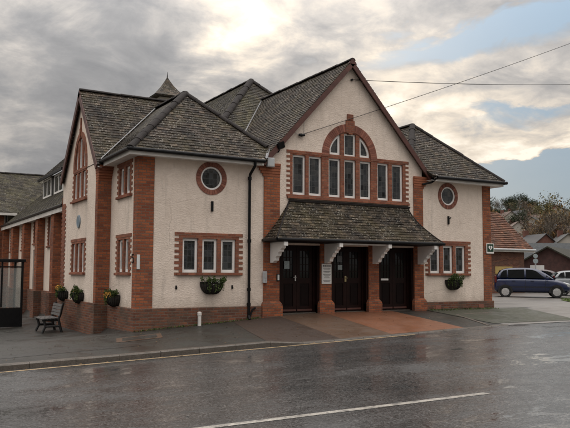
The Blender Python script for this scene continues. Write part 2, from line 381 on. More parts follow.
def clip_poly(poly, clip):
    """Sutherland-Hodgman, clip convex and counter-clockwise"""
    out = poly
    for i in range(len(clip)):
        a = clip[i]; b = clip[(i+1) % len(clip)]; inp = out; out = []
        if not inp: break
        f = lambda p: (b[0]-a[0])*(p[1]-a[1])-(b[1]-a[1])*(p[0]-a[0])
        for k in range(len(inp)):
            p = inp[k]; q = inp[(k+1) % len(inp)]; fp = f(p); fq = f(q)
            if fp >= 0: out.append(p)
            if (fp > 0) != (fq > 0) and abs(fp-fq) > 1e-12:
                t = fp/(fp-fq)
                if 0 < t < 1: out.append((p[0]+(q[0]-p[0])*t, p[1]+(q[1]-p[1])*t))
    return out
def slates(mb, O, u, poly, width=.20, expo=.125, rng=None, light=.5, thick=.016, slip=.02):
    """one slope: eave through O along u; poly = 3D corners; rows of overlapping slates over a solid slab"""
    rng = rng or random.Random(3)
    P = [Vector(p) for p in poly]; O = Vector(O); u = Vector(u).normalized()
    n = (P[1]-P[0]).cross(P[2]-P[0]).normalized()
    if n.z < 0: n = -n
    v = n.cross(u).normalized()
    if v.z < 0: v = -v
    uv = [((p-O).dot(u), (p-O).dot(v)) for p in P]
    area = sum(uv[i][0]*uv[(i+1) % len(uv)][1]-uv[(i+1) % len(uv)][0]*uv[i][1] for i in range(len(uv)))
    if area < 0: uv = uv[::-1]
    k = len(P)
    mb.mesh(P+[p-n*.07 for p in P], [tuple(range(k)), tuple(range(k, 2*k))]+[(i, (i+1) % k, k+(i+1) % k, k+i) for i in range(k)], .1)
    u0 = min(p[0] for p in uv); u1 = max(p[0] for p in uv); v0 = min(p[1] for p in uv); v1 = max(p[1] for p in uv)
    row = 0; vv = v0-.02
    while vv < v1:
        uu = u0-width*(.5 if row % 2 else 0)-rng.random()*.02
        while uu < u1:
            w = width*(.9+.2*rng.random()); g = .004+.004*rng.random()
            dv = (rng.random()-.5)*slip; 
            q = clip_poly([(uu+g/2, vv+dv), (uu+w-g/2, vv+dv+(rng.random()-.5)*slip*.6), (uu+w-g/2, vv+expo+.03), (uu+g/2, vv+expo+.03)], uv)
            if len(q) >= 3:
                lift = thick*(.9+.5*rng.random()); r = min(1, max(0, rng.gauss(light, .25)))
                top = []; bot = []
                for (a, b_) in q:
                    h = lift*(1-(b_-vv)/(expo+.03))+.003
                    base = O+u*a+v*b_
                    top.append(base+n*(h+.004)); bot.append(base+n*(-.003))
                kk = len(q)
                mb.mesh(top+bot, [tuple(range(kk))]+[(i, (i+1) % kk, kk+(i+1) % kk, kk+i) for i in range(kk)], r)
            uu += w
        vv += expo*(.97+.06*rng.random()); row += 1
def ridge_tiles(mb, a, b, rad=.10, step=.42, sink=.35):
    a = Vector(a); b = Vector(b); d = b-a; n = max(1, int(d.length/step)); e = d/n; dn = d.normalized()
    for i in range(n):
        p = a+e*i; q = a+e*(i+1)*1.0+dn*.02
        side = dn.cross(Vector((0, 0, 1))).normalized(); up = side.cross(dn).normalized()
        j = random.uniform(-.006, .006); rr = rad*(1+random.uniform(-.05, .05))
        pts = []; K = 9
        for (c, sc) in ((p, rr), (q, rr*.92)):
            for t in range(K):
                an = math.pi*t/(K-1); pts.append(c+side*math.cos(an)*sc*1.25+up*(math.sin(an)*sc-rad*sink+j))
        fs = [(t, t+1, K+t+1, K+t) for t in range(K-1)]+[tuple(range(K)), tuple(range(K, 2*K))]
        mb.mesh(pts, fs, random.random())

# ------------------------------------------------------------------ terrain
def lerp(tab, x):
    if x <= tab[0][0]: return tab[0][1]
    for (a, b), (c, d) in zip(tab, tab[1:]):
        if x <= c: return b+(d-b)*(x-a)/(c-a)
    return tab[-1][1]
def kz(x): return -.13+.03*max(x, -60) if x < 10 else .17+.006*(x-10)
FW = [(-60, -2.2), (-8, -.45), (-.5, -.03), (0, 0.0), (.7, .06), (2.5, .17), (3.9, .29), (5.5, .35), (13, .35), (25, .25), (60, .35)]
def drop(x): return lerp([(2.3, 0), (3.2, 1)], x)                  # dropped kerb in front of the doors and on to the car park
def road_z(x): return kz(x)-.11
def gz(x, y):
    e = kz(x)-.095*drop(x)
    if y < -3.3: return e
    w = lerp(FW, x)
    if y <= 0: return e+(w-e)*((y+3.3)/3.3)
    if x < 0: return w-.08*min(y, 3)-.006*max(0, min(y, 20)-3)
    if x > 13: return w+.012*max(0, y-6)*min(1, (x-13)/4)
    return w
def sheet(name, mat, x0, x1, y0, y1, nx, ny, zf, dz=0, kind='structure', jit=0):
    mb = MB(); pts = []
    for j in range(ny+1):
        for i in range(nx+1):
            x = x0+(x1-x0)*i/nx; y = y0+(y1-y0)*j/ny
            pts.append((x, y, zf(x, y)+dz))
    mb.mesh(pts, [(j*(nx+1)+i, j*(nx+1)+i+1, (j+1)*(nx+1)+i+1, (j+1)*(nx+1)+i) for j in range(ny) for i in range(nx)])
    o = mb.build(name, mat, smooth=True); o['kind'] = kind; return o
sheet('road', M['road'], -60, 90, -17, -3.45, 150, 8, lambda x, y: road_z(x)+.05*math.sin((y+3.45)/13.55*math.pi)*-1*-1-0.0)
sheet('pavement', M['pave'], -60, 15, -3.3, 40, 300, 130, gz)
sheet('car_park', M['park'], 10.2, 90, -3.45, 40, 120, 60, lambda x, y: (road_z(x)+.004 if y < -3.3 else gz(x, y))+.004)
sheet('far_pavement', M['pave'], -60, 90, -30, -17.15, 75, 6, lambda x, y: road_z(x)+.1)
# patches of paving in front of the doors, each 4 mm above the one below
def patch(name, mat, corners, dz, n=10):
    mb = MB(); A, B, C, D = corners; pts = []
    for j in range(n+1):
        for i in range(n+1):
            s_, t_ = i/n, j/n
            x = (A[0]*(1-s_)+B[0]*s_)*(1-t_)+(D[0]*(1-s_)+C[0]*s_)*t_; y = (A[1]*(1-s_)+B[1]*s_)*(1-t_)+(D[1]*(1-s_)+C[1]*s_)*t_
            pts.append((x, y, gz(x, y)+dz))
    mb.mesh(pts, [(j*(n+1)+i, j*(n+1)+i+1, (j+1)*(n+1)+i+1, (j+1)*(n+1)+i) for j in range(n) for i in range(n)])
    o = mb.build(name, mat, smooth=True); o['kind'] = 'structure'; return o
patch('gravel_path', M['gravel'], ((2.2, -3.29), (4.35, -3.29), (4.35, .2), (2.9, .2)), .004)
patch('door_path', M['conc'], ((4.35, -3.29), (6.0, -3.29), (6.0, .3), (4.35, .3)), .005)
patch('door_ramp', M['redconc'], ((6.0, -3.29), (8.6, -3.29), (8.6, .3), (6.0, .3)), .006)
patch('mossy_path', M['mosstar'], ((10.0, -3.1), (13.6, -3.25), (14.6, -.1), (10.0, -.1)), .012)

patch('relaid_strip', mat_ground('relaid_tarmac', (.018, .017, .016), (.048, .045, .041), .4, 1.6, 75, .28, .6, .6, (.03, .03, .024), .4), ((-9, -2.75), (-.6, -2.35), (-.6, -1.95), (-9, -2.25)), .004, 24)
def kerb_run(mb, x0, x1, y0, y1, step=.915):
    x = x0
    while x < x1:
        a, b = x+.004, min(x+step, x1)-.004
        pts = []
        for xx in (a, b):
            zt = kz(xx)-.095*drop(xx)+.006+random.uniform(-.003, .003); zb = road_z(xx)-.2
            pts += [(xx, y0-.15, zb), (xx, y0-.15, zt-.025), (xx, y0-.125, zt), (xx, y0, zt+.002), (xx, y0, zb)]
        mb.mesh(pts, [(i, (i+1) % 5, 5+(i+1) % 5, 5+i) for i in range(5)]+[(0, 1, 2, 3, 4), (5, 6, 7, 8, 9)], random.random())
        x += step
mb = MB(); kerb_run(mb, -60, 10.25, -3.3, 0); o = mb.build('kerb', M['kerb']); o['kind'] = 'structure'
# flush stone edging beside the car park entrance
mb = MB()
def edging(mb, a, b, w=.10, dz=.014, step=.6):
    a = Vector(a); b = Vector(b); d = b-a; n = max(1, int(d.length/step)); s_ = Vector((-d.y, d.x, 0)).normalized()*w/2
    for i in range(n):
        p = a+d*(i/n)+d.normalized()*.006; q = a+d*((i+1)/n)-d.normalized()*.006
        c = []
        for pt in (p-s_, q-s_, q+s_, p+s_): c.append((pt.x, pt.y, gz(pt.x, pt.y)+dz))
        c2 = [(x, y, z-.1) for x, y, z in c]
        mb.mesh(c+c2, [(0, 1, 2, 3), (0, 1, 5, 4), (1, 2, 6, 5), (2, 3, 7, 6), (3, 0, 4, 7)], random.random())
edging(mb, (10.25, -1.25, 0), (9.6, -3.25, 0)); edging(mb, (10.25, -1.25, 0), (12.2, -1.05, 0))
o = mb.build('edging_stones', M['kerb']); o['kind'] = 'structure'
# lines on the road
def strip(name, mat, x0, x1, y0, y1, n, dz=.004):
    o = sheet(name, mat, x0, x1, y0, y1, n, 1, lambda x, y: road_z(x)+.05*math.sin((y+3.45)/13.55*math.pi)*1.0, dz); return o
strip('kerbside_line', M['yline'], -60, 6.5, -3.68, -3.60, 120)
def dash(xa, ya, xb, yb, w, n=12):
    mb = MB(); pts = []
    for i in range(n+1):
        x = xa+(xb-xa)*i/n; y = ya+(yb-ya)*i/n
        for sg in (-1, 1): yy = y+sg*w/2; pts.append((x, yy, road_z(x)+.05*math.sin((yy+3.45)/13.55*math.pi)+.005))
    mb.mesh(pts, [(2*i, 2*i+1, 2*i+3, 2*i+2) for i in range(n)]); o = mb.build('centre_line', M['line']); o['kind'] = 'structure'
dash(-3.6, -9.90, 2.12, -10.46, .13)

# far land: one sheet to the horizon, rising to a wooded hill on the right
def land(x, y):
    d = math.hypot(x-10, y-10)
    z = -1.1
    t = max(0, min(1, (d-75)/260)); t = t*t*(3-2*t)
    az = math.degrees(math.atan2(x, y))
    s_ = max(0, min(1, (az-8)/30))*max(0, min(1, (150-az)/40))
    z += t*s_*(27+3*math.sin(x*.013)+2.5*math.sin(y*.02+1))
    u = max(0, min(1, (d-340)/400)); z -= u*s_*8
    return z
mb = MB(); rings = [0, 20, 45, 70, 90, 110, 130, 155, 180, 210, 240, 270, 300, 330, 370, 430, 520, 700, 1000, 1600, 3000, 5000]; K = 96; pts = []
for r_ in rings:
    for k in range(K):
        a = 2*math.pi*k/K; x = 10+r_*math.sin(a); y = 10+r_*math.cos(a); pts.append((x, y, land(x, y)))
mb.mesh(pts, [(j*K+k, j*K+(k+1) % K, (j+1)*K+(k+1) % K, (j+1)*K+k) for j in range(len(rings)-1) for k in range(K)])
o = mb.build('hillside', M['land'], smooth=True); o['kind'] = 'structure'

# ================================================================== the hall
hall = empty('village_hall', (7, 0, .3), 'old cream roughcast hall with red brick piers, slate roofs and a tall front gable', 'building')
H = hall
C = 6.97                                # centre line of the gable

# ---- window shapes (u = along the wall, v = height)
def light_frame(shape_out, shape_in, fr, holder, dep=.06, bars=None):
    f = MB(); f.panel(shape_out, [shape_in], fr, -dep+.035, -dep-.03)
    fo = f.build('frame', M['white'], holder)
    p = MB(); p.panel(shape_in, [], fr, -dep-.005, -dep-.02); p.build('pane', M['glass'], holder)
def teeth_outline(u0, u1, z0, z1, w, pitch=.15, skip_left=False, skip_right=False, zl0=None, zr0=None):
    """rectangle with brick-on-brick toothing along both sides"""
    body0, body1 = u0+w, u1-w
    left = []; right = []
    n = int(round((z1-z0)/pitch)); h = (z1-z0)/n
    pts = [(u0, z0), (u1, z0)]
    for i in range(n):
        a = z0+i*h; m_ = a+h*.5; b = a+h
        right += [(u1, a), (u1, m_), (body1, m_), (body1, b)]
        left += [(u0, a), (u0, m_), (body0, m_), (body0, b)]
    right.append((u1, z1)) if False else None
    return [(u0, z0)]+right+[(body1, z1)][:0]+left[::-1][:-1]
def window(u0, u1, z0, z1, lights, lz0, lz1, fr, label=None, w=.13, sill=True, dep=.08, th=.018):
    """brick surround with toothed sides, its lights and the sill; returns the hole for the wall"""
    s = MB()
    out = teeth_outline(u0, u1, z0, z1, w)
    holes = [rect(a, b, lz0, lz1) for a, b in lights]
    s.panel(out, holes, fr, th, -.14)
    wo = s.build('window', M['quoin'], H)
    if label: wo['label'] = label
    O, u, v, n = [Vector(q) for q in fr]
    for a, b in lights:
        e = .068
        light_frame(rect(a+.002, b-.002, lz0+.002, lz1-.002), rect(a+e, b-e, lz0+e+.015, lz1-e), fr, wo, dep)
    if sill:
        q = MB(); c = O+u*((u0+u1)/2)+v*(z0+.03)+n*.03
        q.obox(c, u*((u1-u0)/2-w+.06), v*.035, n*.045); q.build('sill', M['quoin'], wo, bevel=.006)
        q = MB(); c = O+u*((u0+u1)/2)+v*(z1+.045)+n*.0105
        q.obox(c, u*((u1-u0)/2+.0), v*.045, n*.0135); q.build('lintel', M['quoin'], wo)
    return rect(u0+w+.015, u1-w-.015, z0+.02, z1-.02)
def bricks_ring(mb, cx, cz, ri, ro, fr, a0=0, a1=360, d0=.02, d1=-.1, bw=.075, gap=.1):
    O, u, v, n = [Vector(q) for q in fr]
    L_ = R(a1-a0)*(ri+ro)/2; k = max(3, int(L_/bw))
    for i in range(k):
        t0 = R(a0+(a1-a0)*(i+gap*.5)/k); t1 = R(a0+(a1-a0)*(i+1-gap*.5)/k); dd = d0+random.uniform(-.003, .003)
        pp = []
        for d in (dd, d1):
            for (r_, t_) in ((ri, t0), (ro, t0), (ro, t1), (ri, t1)):
                pp.append(O+u*(cx+r_*math.cos(t_))+v*(cz+r_*math.sin(t_))+n*d)
        mb.mesh(pp, [(0, 1, 2, 3), (4, 5, 6, 7), (0, 1, 5, 4), (1, 2, 6, 5), (2, 3, 7, 6), (3, 0, 4, 7)], random.random())
    # mortar bed behind
    mb.panel([(cx+(ro-.004)*math.cos(R(a0+(a1-a0)*i/48)), cz+(ro-.004)*math.sin(R(a0+(a1-a0)*i/48))) for i in range(49 if a1-a0 < 360 else 48)] +
             ([(cx+(ri+.004)*math.cos(R(a1-(a1-a0)*i/48)), cz+(ri+.004)*math.sin(R(a1-(a1-a0)*i/48))) for i in range(49)] if a1-a0 < 360 else []),
             [] if a1-a0 < 360 else [circ(cx, cz, ri+.004, 48)], fr, d0-.01, d1+.002, .35)
def round_window(cx, cz, ro, rw, rg, fr):
    mb = MB(); bricks_ring(mb, cx, cz, rw, ro, fr); wo = mb.build('round_window', M['vous'], H)
    light_frame(circ(cx, cz, rw-.003, 40), circ(cx, cz, rg, 40), fr, wo, .045)
    return circ(cx, cz, ro-.03, 40)

# ---- front wall of the left wing
F0 = FRONT(0)
h1 = window(1.08, 3.17, 1.50, 2.60, [(1.31, 1.77), (1.90, 2.36), (2.48, 2.94)], 1.575, 2.53, F0)
h2 = round_window(2.16, 4.26, .475, .335, .285, F0)
w_ = MB(); w_.panel(rect(.0, 3.86, .5, 4.8), [h1, h2], F0, 0, -.2); w_.build('wall', M['stucco'], H)
# ---- right wing
h3 = window(10.07, 12.15, 1.50, 2.60, [(10.27, 10.72), (10.86, 11.31), (11.44, 11.89)], 1.575, 2.53, F0)
h4 = round_window(11.13, 4.26, .455, .325, .275, F0)
w_ = MB(); w_.panel(rect(9.95, 13.13, .5, 4.8), [h3, h4], F0, 0, -.2); w_.build('wall', M['stucco'], H)
w_ = MB(); w_.box(12.93, 13.13, .2, 7, .3, 4.8); w_.build('wall', M['stucco'], H)

# ---- gable wall with the big arched window
Z0, Z1, SP = 3.88, 5.22, 5.27
wu0, wu1 = 4.62, 9.37
lights = [(4.84, 5.30), (5.42, 5.89), (6.155, 6.60), (6.75, 7.195), (7.355, 7.80), (8.06, 8.52), (8.66, 9.12)]
s = MB()
s.panel(teeth_outline(wu0, wu1, Z0, Z1, .13), [rect(a, b, 3.955, 5.185) for a, b in lights], F0, .018, -.16)
bigw = s.build('arched_window', M['quoin'], H); bigw['label'] = 'broad seven-light window whose middle three lights rise under a brick arch'
RI, RO = .82, 1.07
# straight lintel courses either side of the arch
for (a, b) in ((wu0, C-RO-.002), (C+RO+.002, wu1)):
    q = MB(); q.box(a, b, -.028, .1, Z1+.002, Z1+.095); q.build('lintel', M['quoin'], bigw)

a0 = math.degrees(math.asin((Z1+.1-SP)/RO)) if Z1+.1 > SP else 0
mb = MB(); bricks_ring(mb, C, SP, RI, RO, F0, 0, 180, .03, -.14, .07, .08); mb.build('arch', M['vous'], bigw)
for sg in (-1, 1):
    q = MB(); a, b = sorted((C+sg*(RI-.0), C+sg*RO)); q.box(a, b, -.030, .14, Z1+.0015, SP-.001, .5); q.build('springer', M['quoin'], bigw)
# tympanum lights: quarter - flat topped middle - quarter
def arc_light(ua, ub, inner):
    """shape between ua..ub from z=5.30 up to the circle"""
    r_ = RI-.01-inner; z0 = 5.305+inner; pts = [(ua+inner, z0), (ub-inner, z0)]
    top = []
    K = 12
    for i in range(K+1):
        x = ub-inner-(ub-ua-2*inner)*i/K; dd = r_*r_-(x-C)**2
        zz = SP+math.sqrt(max(dd, 0)); top.append((x, max(zz, z0+.004)))
    return pts+top
s = MB(); tym = [(C+RI*math.cos(R(t)), SP+RI*math.sin(R(t))) for t in range(0, 181, 6)]
tym = [(x, max(z, Z1+.005)) for x, z in tym]
mid = rect(6.745, 7.20, 5.305, 6.03)
s.panel([(C+RI, Z1+.004)]+tym+[(C-RI, Z1+.004)], [arc_light(6.19, 6.605, 0), mid, arc_light(7.35, 7.765, 0)], F0, .012, -.13)
s.build('tracery', M['quoin'], bigw)
e = .068
for (a, b) in lights: light_frame(rect(a+.002, b-.002, 3.957, 5.183), rect(a+.055, b-.055, 4.03, 5.125), F0, bigw, .075)
light_frame(rect(6.747, 7.198, 5.307, 6.028), rect(6.80, 7.145, 5.36, 5.975), F0, bigw, .075)
light_frame(arc_light(6.192, 6.603, .002), arc_light(6.192, 6.603, e+.005), F0, bigw, .075)
light_frame(arc_light(7.352, 7.763, .002), arc_light(7.352, 7.763, e+.005), F0, bigw, .075)
q = MB(); q.box(C-.17, C+.17, -.05, .05, 6.05, 6.46, .3); q.box(C-.115, C+.115, -.058, .05, 6.462, 6.66, .6); q.box(C-.075, C+.075, -.064, .05, 6.0, 6.048, .6)
q.build('keystone', M['quoin'], bigw, bevel=.006)
q = MB(); q.box(wu0+.02, wu1-.02, -.085, .05, Z0-.055, Z0+.028); q.build('sill', M['quoin'], bigw, bevel=.006)
hole = [(wu0+.145, Z0+.02), (wu1-.145, Z0+.02), (wu1-.145, Z1+.05), (C+RO-.04, Z1+.05)]+[(C+(RO-.04)*math.cos(R(t)), SP+(RO-.04)*math.sin(R(t))) for t in range(6, 175, 6)]+[(C-RO+.04, Z1+.05), (wu0+.145, Z1+.05)]
GS = 1.085; RZ = 8.40                    # hall roof slope and ridge height
def hall_z(x): return RZ-GS*abs(x-C)
gw = [(3.86, 2.42), (9.95, 2.42), (9.95, hall_z(9.95)-.1), (C, RZ-.12), (3.86, hall_z(3.86)-.1)]
w_ = MB(); w_.panel(gw, [hole], FRONT(-.012), 0, -.2); w_.build('wall', M['stucco'], H)
# dark rooms behind the openings so nothing shows through
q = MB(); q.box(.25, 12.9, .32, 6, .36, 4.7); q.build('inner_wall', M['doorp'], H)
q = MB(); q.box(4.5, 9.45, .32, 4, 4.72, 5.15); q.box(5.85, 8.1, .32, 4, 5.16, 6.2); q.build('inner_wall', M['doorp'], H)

# ---- brick piers
def pier(x0, x1, z0, z1, y=-.045, base=True, name='pier'):
    q = MB(); q.box(x0, x1, y, .3, z0, z1); p = q.build(name, M['brick'], H, bevel=.006)
    if base:
        b = MB(); K = [( .0, .34-.5), (.07, .34-.5), (.07, .60), (.055, .66), (.028, .705), (.0, .74)]
        yy = [(-e_, z) for e_, z in K]
        rings = []
        pts = []
        for e_, z in K[1:]:
            pts += [(x0-e_, y-e_, z), (x1+e_, y-e_, z), (x1+e_, .28, z), (x0-e_, .28, z)]
        n_ = len(K)-1
        fs = [(4*i+j, 4*i+(j+1) % 4, 4*i+4+(j+1) % 4, 4*i+4+j) for i in range(n_-1) for j in range(4)]+[(0, 1, 2, 3), tuple(4*(n_-1)+j for j in range(4))]
        b.mesh(pts, fs); b.build('pier_base', M['brick'], p)
    return p
pier(3.85, 4.385, .2, 4.62)
pier(5.83, 6.235, .2, 2.5); pier(7.68, 8.08, .2, 2.5)
pier(9.56, 9.965, .2, 4.62)
pier(-.015, .46, .605, 4.72, -.03, False); pier(12.77, 13.145, .605, 4.72, -.03, False)
# corbelled heads that carry the gable feet
def corbel(x_in, x_out0, z0, sgn, zt):
    q = MB(); n_ = 5
    for i in range(n_):
        a = x_out0+sgn*.055*(i+1)*(1 if i else .8); z = z0+i*(zt-z0)/n_
        x0, x1 = sorted((x_in, a)); q.box(x0, x1, -.05-.012*i, .15, z+.004, z+(zt-z0)/n_, random.random())
    q.build('corbel', M['corb'], H, bevel=.005)
corbel(4.385, 3.85, 4.44, -1, 4.84); corbel(9.56, 9.965, 4.44, 1, 4.84)
# the right wing's side, its return pier
q = MB(); q.box(13.131, 13.16, 0, .45, .605, 4.72); q.build('pier', M['brick'], H)

# ---- plinths
def plinth(pts_xy, z0, z1, name='plinth'):
    q = MB(); k = len(pts_xy)
    q.mesh([(x, y, z0) for x, y in pts_xy]+[(x, y, z1) for x, y in pts_xy], [tuple(range(k)), tuple(range(k, 2*k))]+[(i, (i+1) % k, k+(i+1) % k, k+i) for i in range(k)])
    return q.build(name, M['plinth'], H, bevel=.012)
plinth([(-.07, -.07), (3.78, -.07), (3.78, .1), (.1, .1), (.1, 2.44), (-.07, 2.44)], -.7, .612)
plinth([(10.02, -.07), (13.20, -.07), (13.20, 6), (13.05, 6), (13.05, .1), (10.02, .1)], -.7, .612)
plinth([(-.46, 2.43), (.0, 2.43), (.0, 7.3), (-.46, 7.3)], -.9, .665)
plinth([(-.10, 7.32), (.1, 7.32), (.1, 22), (-.10, 22)], -.9, .80)
# airbricks in the right plinth
for x in (10.55, 12.55):
    q = MB(); q.box(x-.12, x+.12, -.078, -.06, .36, .5); q.build('air_brick', M['vous'], H)

# ---- side wall beside the corner: recessed bay
S0 = SIDE(0)
ha = window(.44, 1.87, 3.68, 4.62, [(.66, 1.08), (1.21, 1.63)], 3.78, 4.56, S0, w=.12)
hb = window(.42, 1.87, 1.49, 2.56, [(.66, 1.08), (1.21, 1.63)], 1.58, 2.50, S0, w=.12)
w_ = MB(); w_.panel(rect(0, 2.52, .5, 4.78), [ha, hb], SIDE(-.0), 0.001, -.2); w_.build('wall', M['stucco'], H)
# ---- side gable
SG = SIDE(-.38); GY = 4.68; GSL = 1.135; GRZ = 7.5
def gab_z(y): return GRZ-GSL*abs(y-GY)
hc = window(3.80, 5.76, 1.49, 2.56, [(4.0, 4.42), (4.57, 4.99), (5.14, 5.56)], 1.575, 2.50, SG, w=.13)
# upper arched triple
GC = 4.78; s = MB()
uh = [(4.03, 4.43), (4.58, 4.98), (5.13, 5.53)]
s.panel(teeth_outline(3.82, 5.74, 3.9, 4.86, .13), [rect(a, b, 3.98, 4.82) for a, b in uh], SG, .018, -.14)
gwin = s.build('arched_window', M['quoin'], H); gwin['label'] = 'tall three-light window under a narrow brick arch in the side gable'
for a, b in uh: light_frame(rect(a+.002, b-.002, 3.982, 4.818), rect(a+.05, b-.05, 4.04, 4.77), SG, gwin, .07)
def ell(cx, cz, ra, rb, a0, a1, n=28): return [(cx+ra*math.cos(R(a0+(a1-a0)*i/n)), cz+rb*math.sin(R(a0+(a1-a0)*i/n))) for i in range(n+1)]
ra, rb = .70, 1.02; cz_ = 4.95
s = MB(); s.panel([(GC+ra+.19, 4.862)]+ell(GC, cz_, ra+.19, rb+.19, 0, 180)+[(GC-ra-.19, 4.862)], [[(GC+ra, 4.91)]+ell(GC, cz_, ra, rb, 2, 178)+[(GC-ra, 4.91)]], SG, .028, -.12); s.build('arch', M['quoin'], gwin)
def ell_light(ua, ub, inn):
    z0 = 4.96+inn; A = ra-.015-inn; B = rb-.015-inn; pts = [(ua+inn, z0), (ub-inn, z0)]
    for i in range(13):
        x = ub-inn-(ub-ua-2*inn)*i/12; dd = max(0, 1-((x-GC)/A)**2); pts.append((x, max(z0+.004, cz_+B*math.sqrt(dd))))
    return pts
s = MB(); lt = [(4.14, 4.44), (4.58, 4.98), (5.12, 5.42)]
s.panel([(GC+ra, 4.912)]+ell(GC, cz_, ra, rb, 2, 178)+[(GC-ra, 4.912)], [ell_light(a, b, 0) for a, b in lt], SG, .008, -.12); s.build('tracery', M['quoin'], gwin)
for a, b in lt: light_frame(ell_light(a, b, .003), ell_light(a, b, .045), SG, gwin, .07)
q = MB(); q.box(-.44, -.36, GC-.055, GC+.055, 6.02, 6.26); q.box(-.425, -.36, GC-.025, GC+.025, 6.262, 6.62); q.build('keystone', M['quoin'], gwin)
q = MB(); q.box(-.47, -.36, 3.80, 5.76, 3.85, 3.915); q.build('sill', M['quoin'], gwin, bevel=.005)
hole = [(3.965, 3.94), (5.595, 3.94), (5.595, 4.9), (GC+ra+.12, 4.92)]+ell(GC, cz_, ra+.12, rb+.12, 3, 177)+[(GC-ra-.12, 4.92), (3.965, 4.9)]
w_ = MB(); w_.panel([(2.51, .5), (7.16, .5), (7.16, gab_z(7.16)-.06), (GY, GRZ-.1), (2.51, gab_z(2.51)-.06)], [hc, hole], SG, 0, -.2); w_.build('wall', M['stucco'], H)
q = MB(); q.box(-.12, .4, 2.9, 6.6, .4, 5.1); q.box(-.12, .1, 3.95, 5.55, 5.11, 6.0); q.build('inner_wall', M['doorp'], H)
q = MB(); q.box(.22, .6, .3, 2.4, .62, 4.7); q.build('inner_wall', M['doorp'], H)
# return of the gable, all brick, with its corbelled head; brick strip on the gable's corner
q = MB(); q.box(-.405, .0, 2.475, 2.505, .6, 4.3); q.box(-.408, -.36, 2.507, 2.74, .6, 4.3); q.build('pier', M['brick'], H)
q = MB()
for i in range(6):
    q.box(-.405-.006*i, .0, 2.475-.045*i, 2.74, 4.3+i*.075+.003, 4.3+(i+1)*.075, random.random())
q.build('corbel', M['corb'], H, bevel=.004)
# far corner of the gable: toothed strip
q = MB(); q.panel(teeth_outline(6.62, 7.22, .66, 3.95, .13), [], SG, .02, -.05); q.build('quoin', M['quoin'], H)
q = MB(); q.box(-.395, .0, 7.165, 7.2, .5, 4.2); q.build('pier', M['brick'], H)

# ---- long side wall with piers
SL = SIDE(0)
hs = [window(10.25, 11.55, 2.55, 3.86, [(10.45, 10.83), (10.97, 11.35)], 2.64, 3.8, SL, w=.12),
      window(16.3, 17.6, 2.55, 3.86, [(16.5, 16.88), (17.02, 17.4)], 2.64, 3.8, SL, w=.12),
      window(19.6, 20.9, 2.55, 3.86, [(19.8, 20.18), (20.32, 20.7)], 2.64, 3.8, SL, w=.12),
      window(13.4, 14.6, 2.75, 3.86, [(13.6, 13.95), (14.05, 14.4)], 2.82, 3.8, SL, w=.12)]
dh = rect(13.5, 14.5, -.4, 2.55)
w_ = MB(); w_.panel([(7.2, .5), (13.5, .5), (13.5, 2.55), (14.5, 2.55), (14.5, .5), (22, .5), (22, 4.0), (7.2, 4.0)], hs, SL, 0, -.2); w_.build('wall', M['stucco'], H)
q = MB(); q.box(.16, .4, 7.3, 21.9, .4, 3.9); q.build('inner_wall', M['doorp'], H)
q = MB(); q.box(.06, .12, 13.52, 14.48, -.35, 2.5); d_ = q.build('side_door', M['door'], H)
q = MB()
for a, b in ((13.62, 13.94), (14.06, 14.38)):
    q.box(.045, .062, a, b, 1.3, 2.3); q.box(.045, .062, a, b, .1, 1.1)
q.build('door_panel', M['doorp'], d_)
for y in (9.0, 12.1, 15.2, 18.3, 21.3):
    q = MB(); q.box(-.3, .0, y, y+.5, .7, 3.9); p = q.build('pier', M['brick'], H, bevel=.006)
    b = MB(); b.box(-.40, .0, y-.08, y+.58, -.9, .80); b.build('pier_base', M['plinth'], p, bevel=.02)

# ---- roofs
rng = random.Random(11)
EZ = 4.86
A = (2.05, 1.85, 7.11)
r = MB()
slates(r, (-.38, -.38, EZ), (1, 0, 0), [(-.38, -.38, EZ), (3.76, -.38, EZ), (4.03, .035, 5.28), A], rng=rng, light=.45)
slates(r, (-.38, -.38, EZ), (0, 1, 0), [(-.38, -.38, EZ), A, (2.05, 4.6, 7.15), (-.38, 4.6, EZ)], rng=rng, light=.4)
slates(r, (4.03, .035, 5.28), (0, 1, 0), [(4.03, .035, 5.28), A, (2.05, 4.6, 7.15), (4.03, 4.6, 5.28)], rng=rng, light=.4)
ro = r.build('roof', M['slate'], H); ro['label'] = 'hipped slate roof over the left wing'
rt = MB(); up = Vector((0, 0, .03)); AV = Vector(A)
ridge_tiles(rt, Vector((-.36, -.36, EZ+.03)), AV+up, .10); ridge_tiles(rt, Vector((4.0, .07, 5.34)), AV+up, .10)
ridge_tiles(rt, AV+up, Vector((2.05, 4.4, 7.18)), .09); rt.build('ridge_tile', M['ridge'], ro, smooth=False)
# side gable roof
r = MB(); ye0, ye1 = GY-2.43, GY+2.43; ze = GRZ-GSL*2.43
slates(r, (-.51, ye0, ze), (1, 0, 0), [(-.51, ye0, ze), (3.6, ye0, ze), (3.6, GY, GRZ), (-.51, GY, GRZ)], rng=rng, light=.42)
slates(r, (-.51, ye1, ze), (1, 0, 0), [(-.51, ye1, ze), (3.6, ye1, ze), (3.6, GY, GRZ), (-.51, GY, GRZ)], rng=rng, light=.42)
ro = r.build('roof', M['slate'], H); ro['label'] = 'steep slate roof over the side gable'
rt = MB(); ridge_tiles(rt, (-.51, GY, GRZ+.03), (3.6, GY, GRZ+.03), .075); rt.build('ridge_tile', M['ridge'], ro)
def barge(mb, a, b, n, w=.22, t=.04):
    """board hanging below the line a-b; n = outward"""
    a = Vector(a); b = Vector(b); n = Vector(n).normalized(); d = (b-a).normalized(); dn = n.cross(d).normalized()
    if dn.z > 0: dn = -dn
    p = [a, b, b+dn*w, a+dn*w]
    mb.mesh(p+[q_+n*t for q_ in p], [(0, 1, 2, 3), (4, 5, 6, 7), (0, 1, 5, 4), (1, 2, 6, 5), (2, 3, 7, 6), (3, 0, 4, 7)])
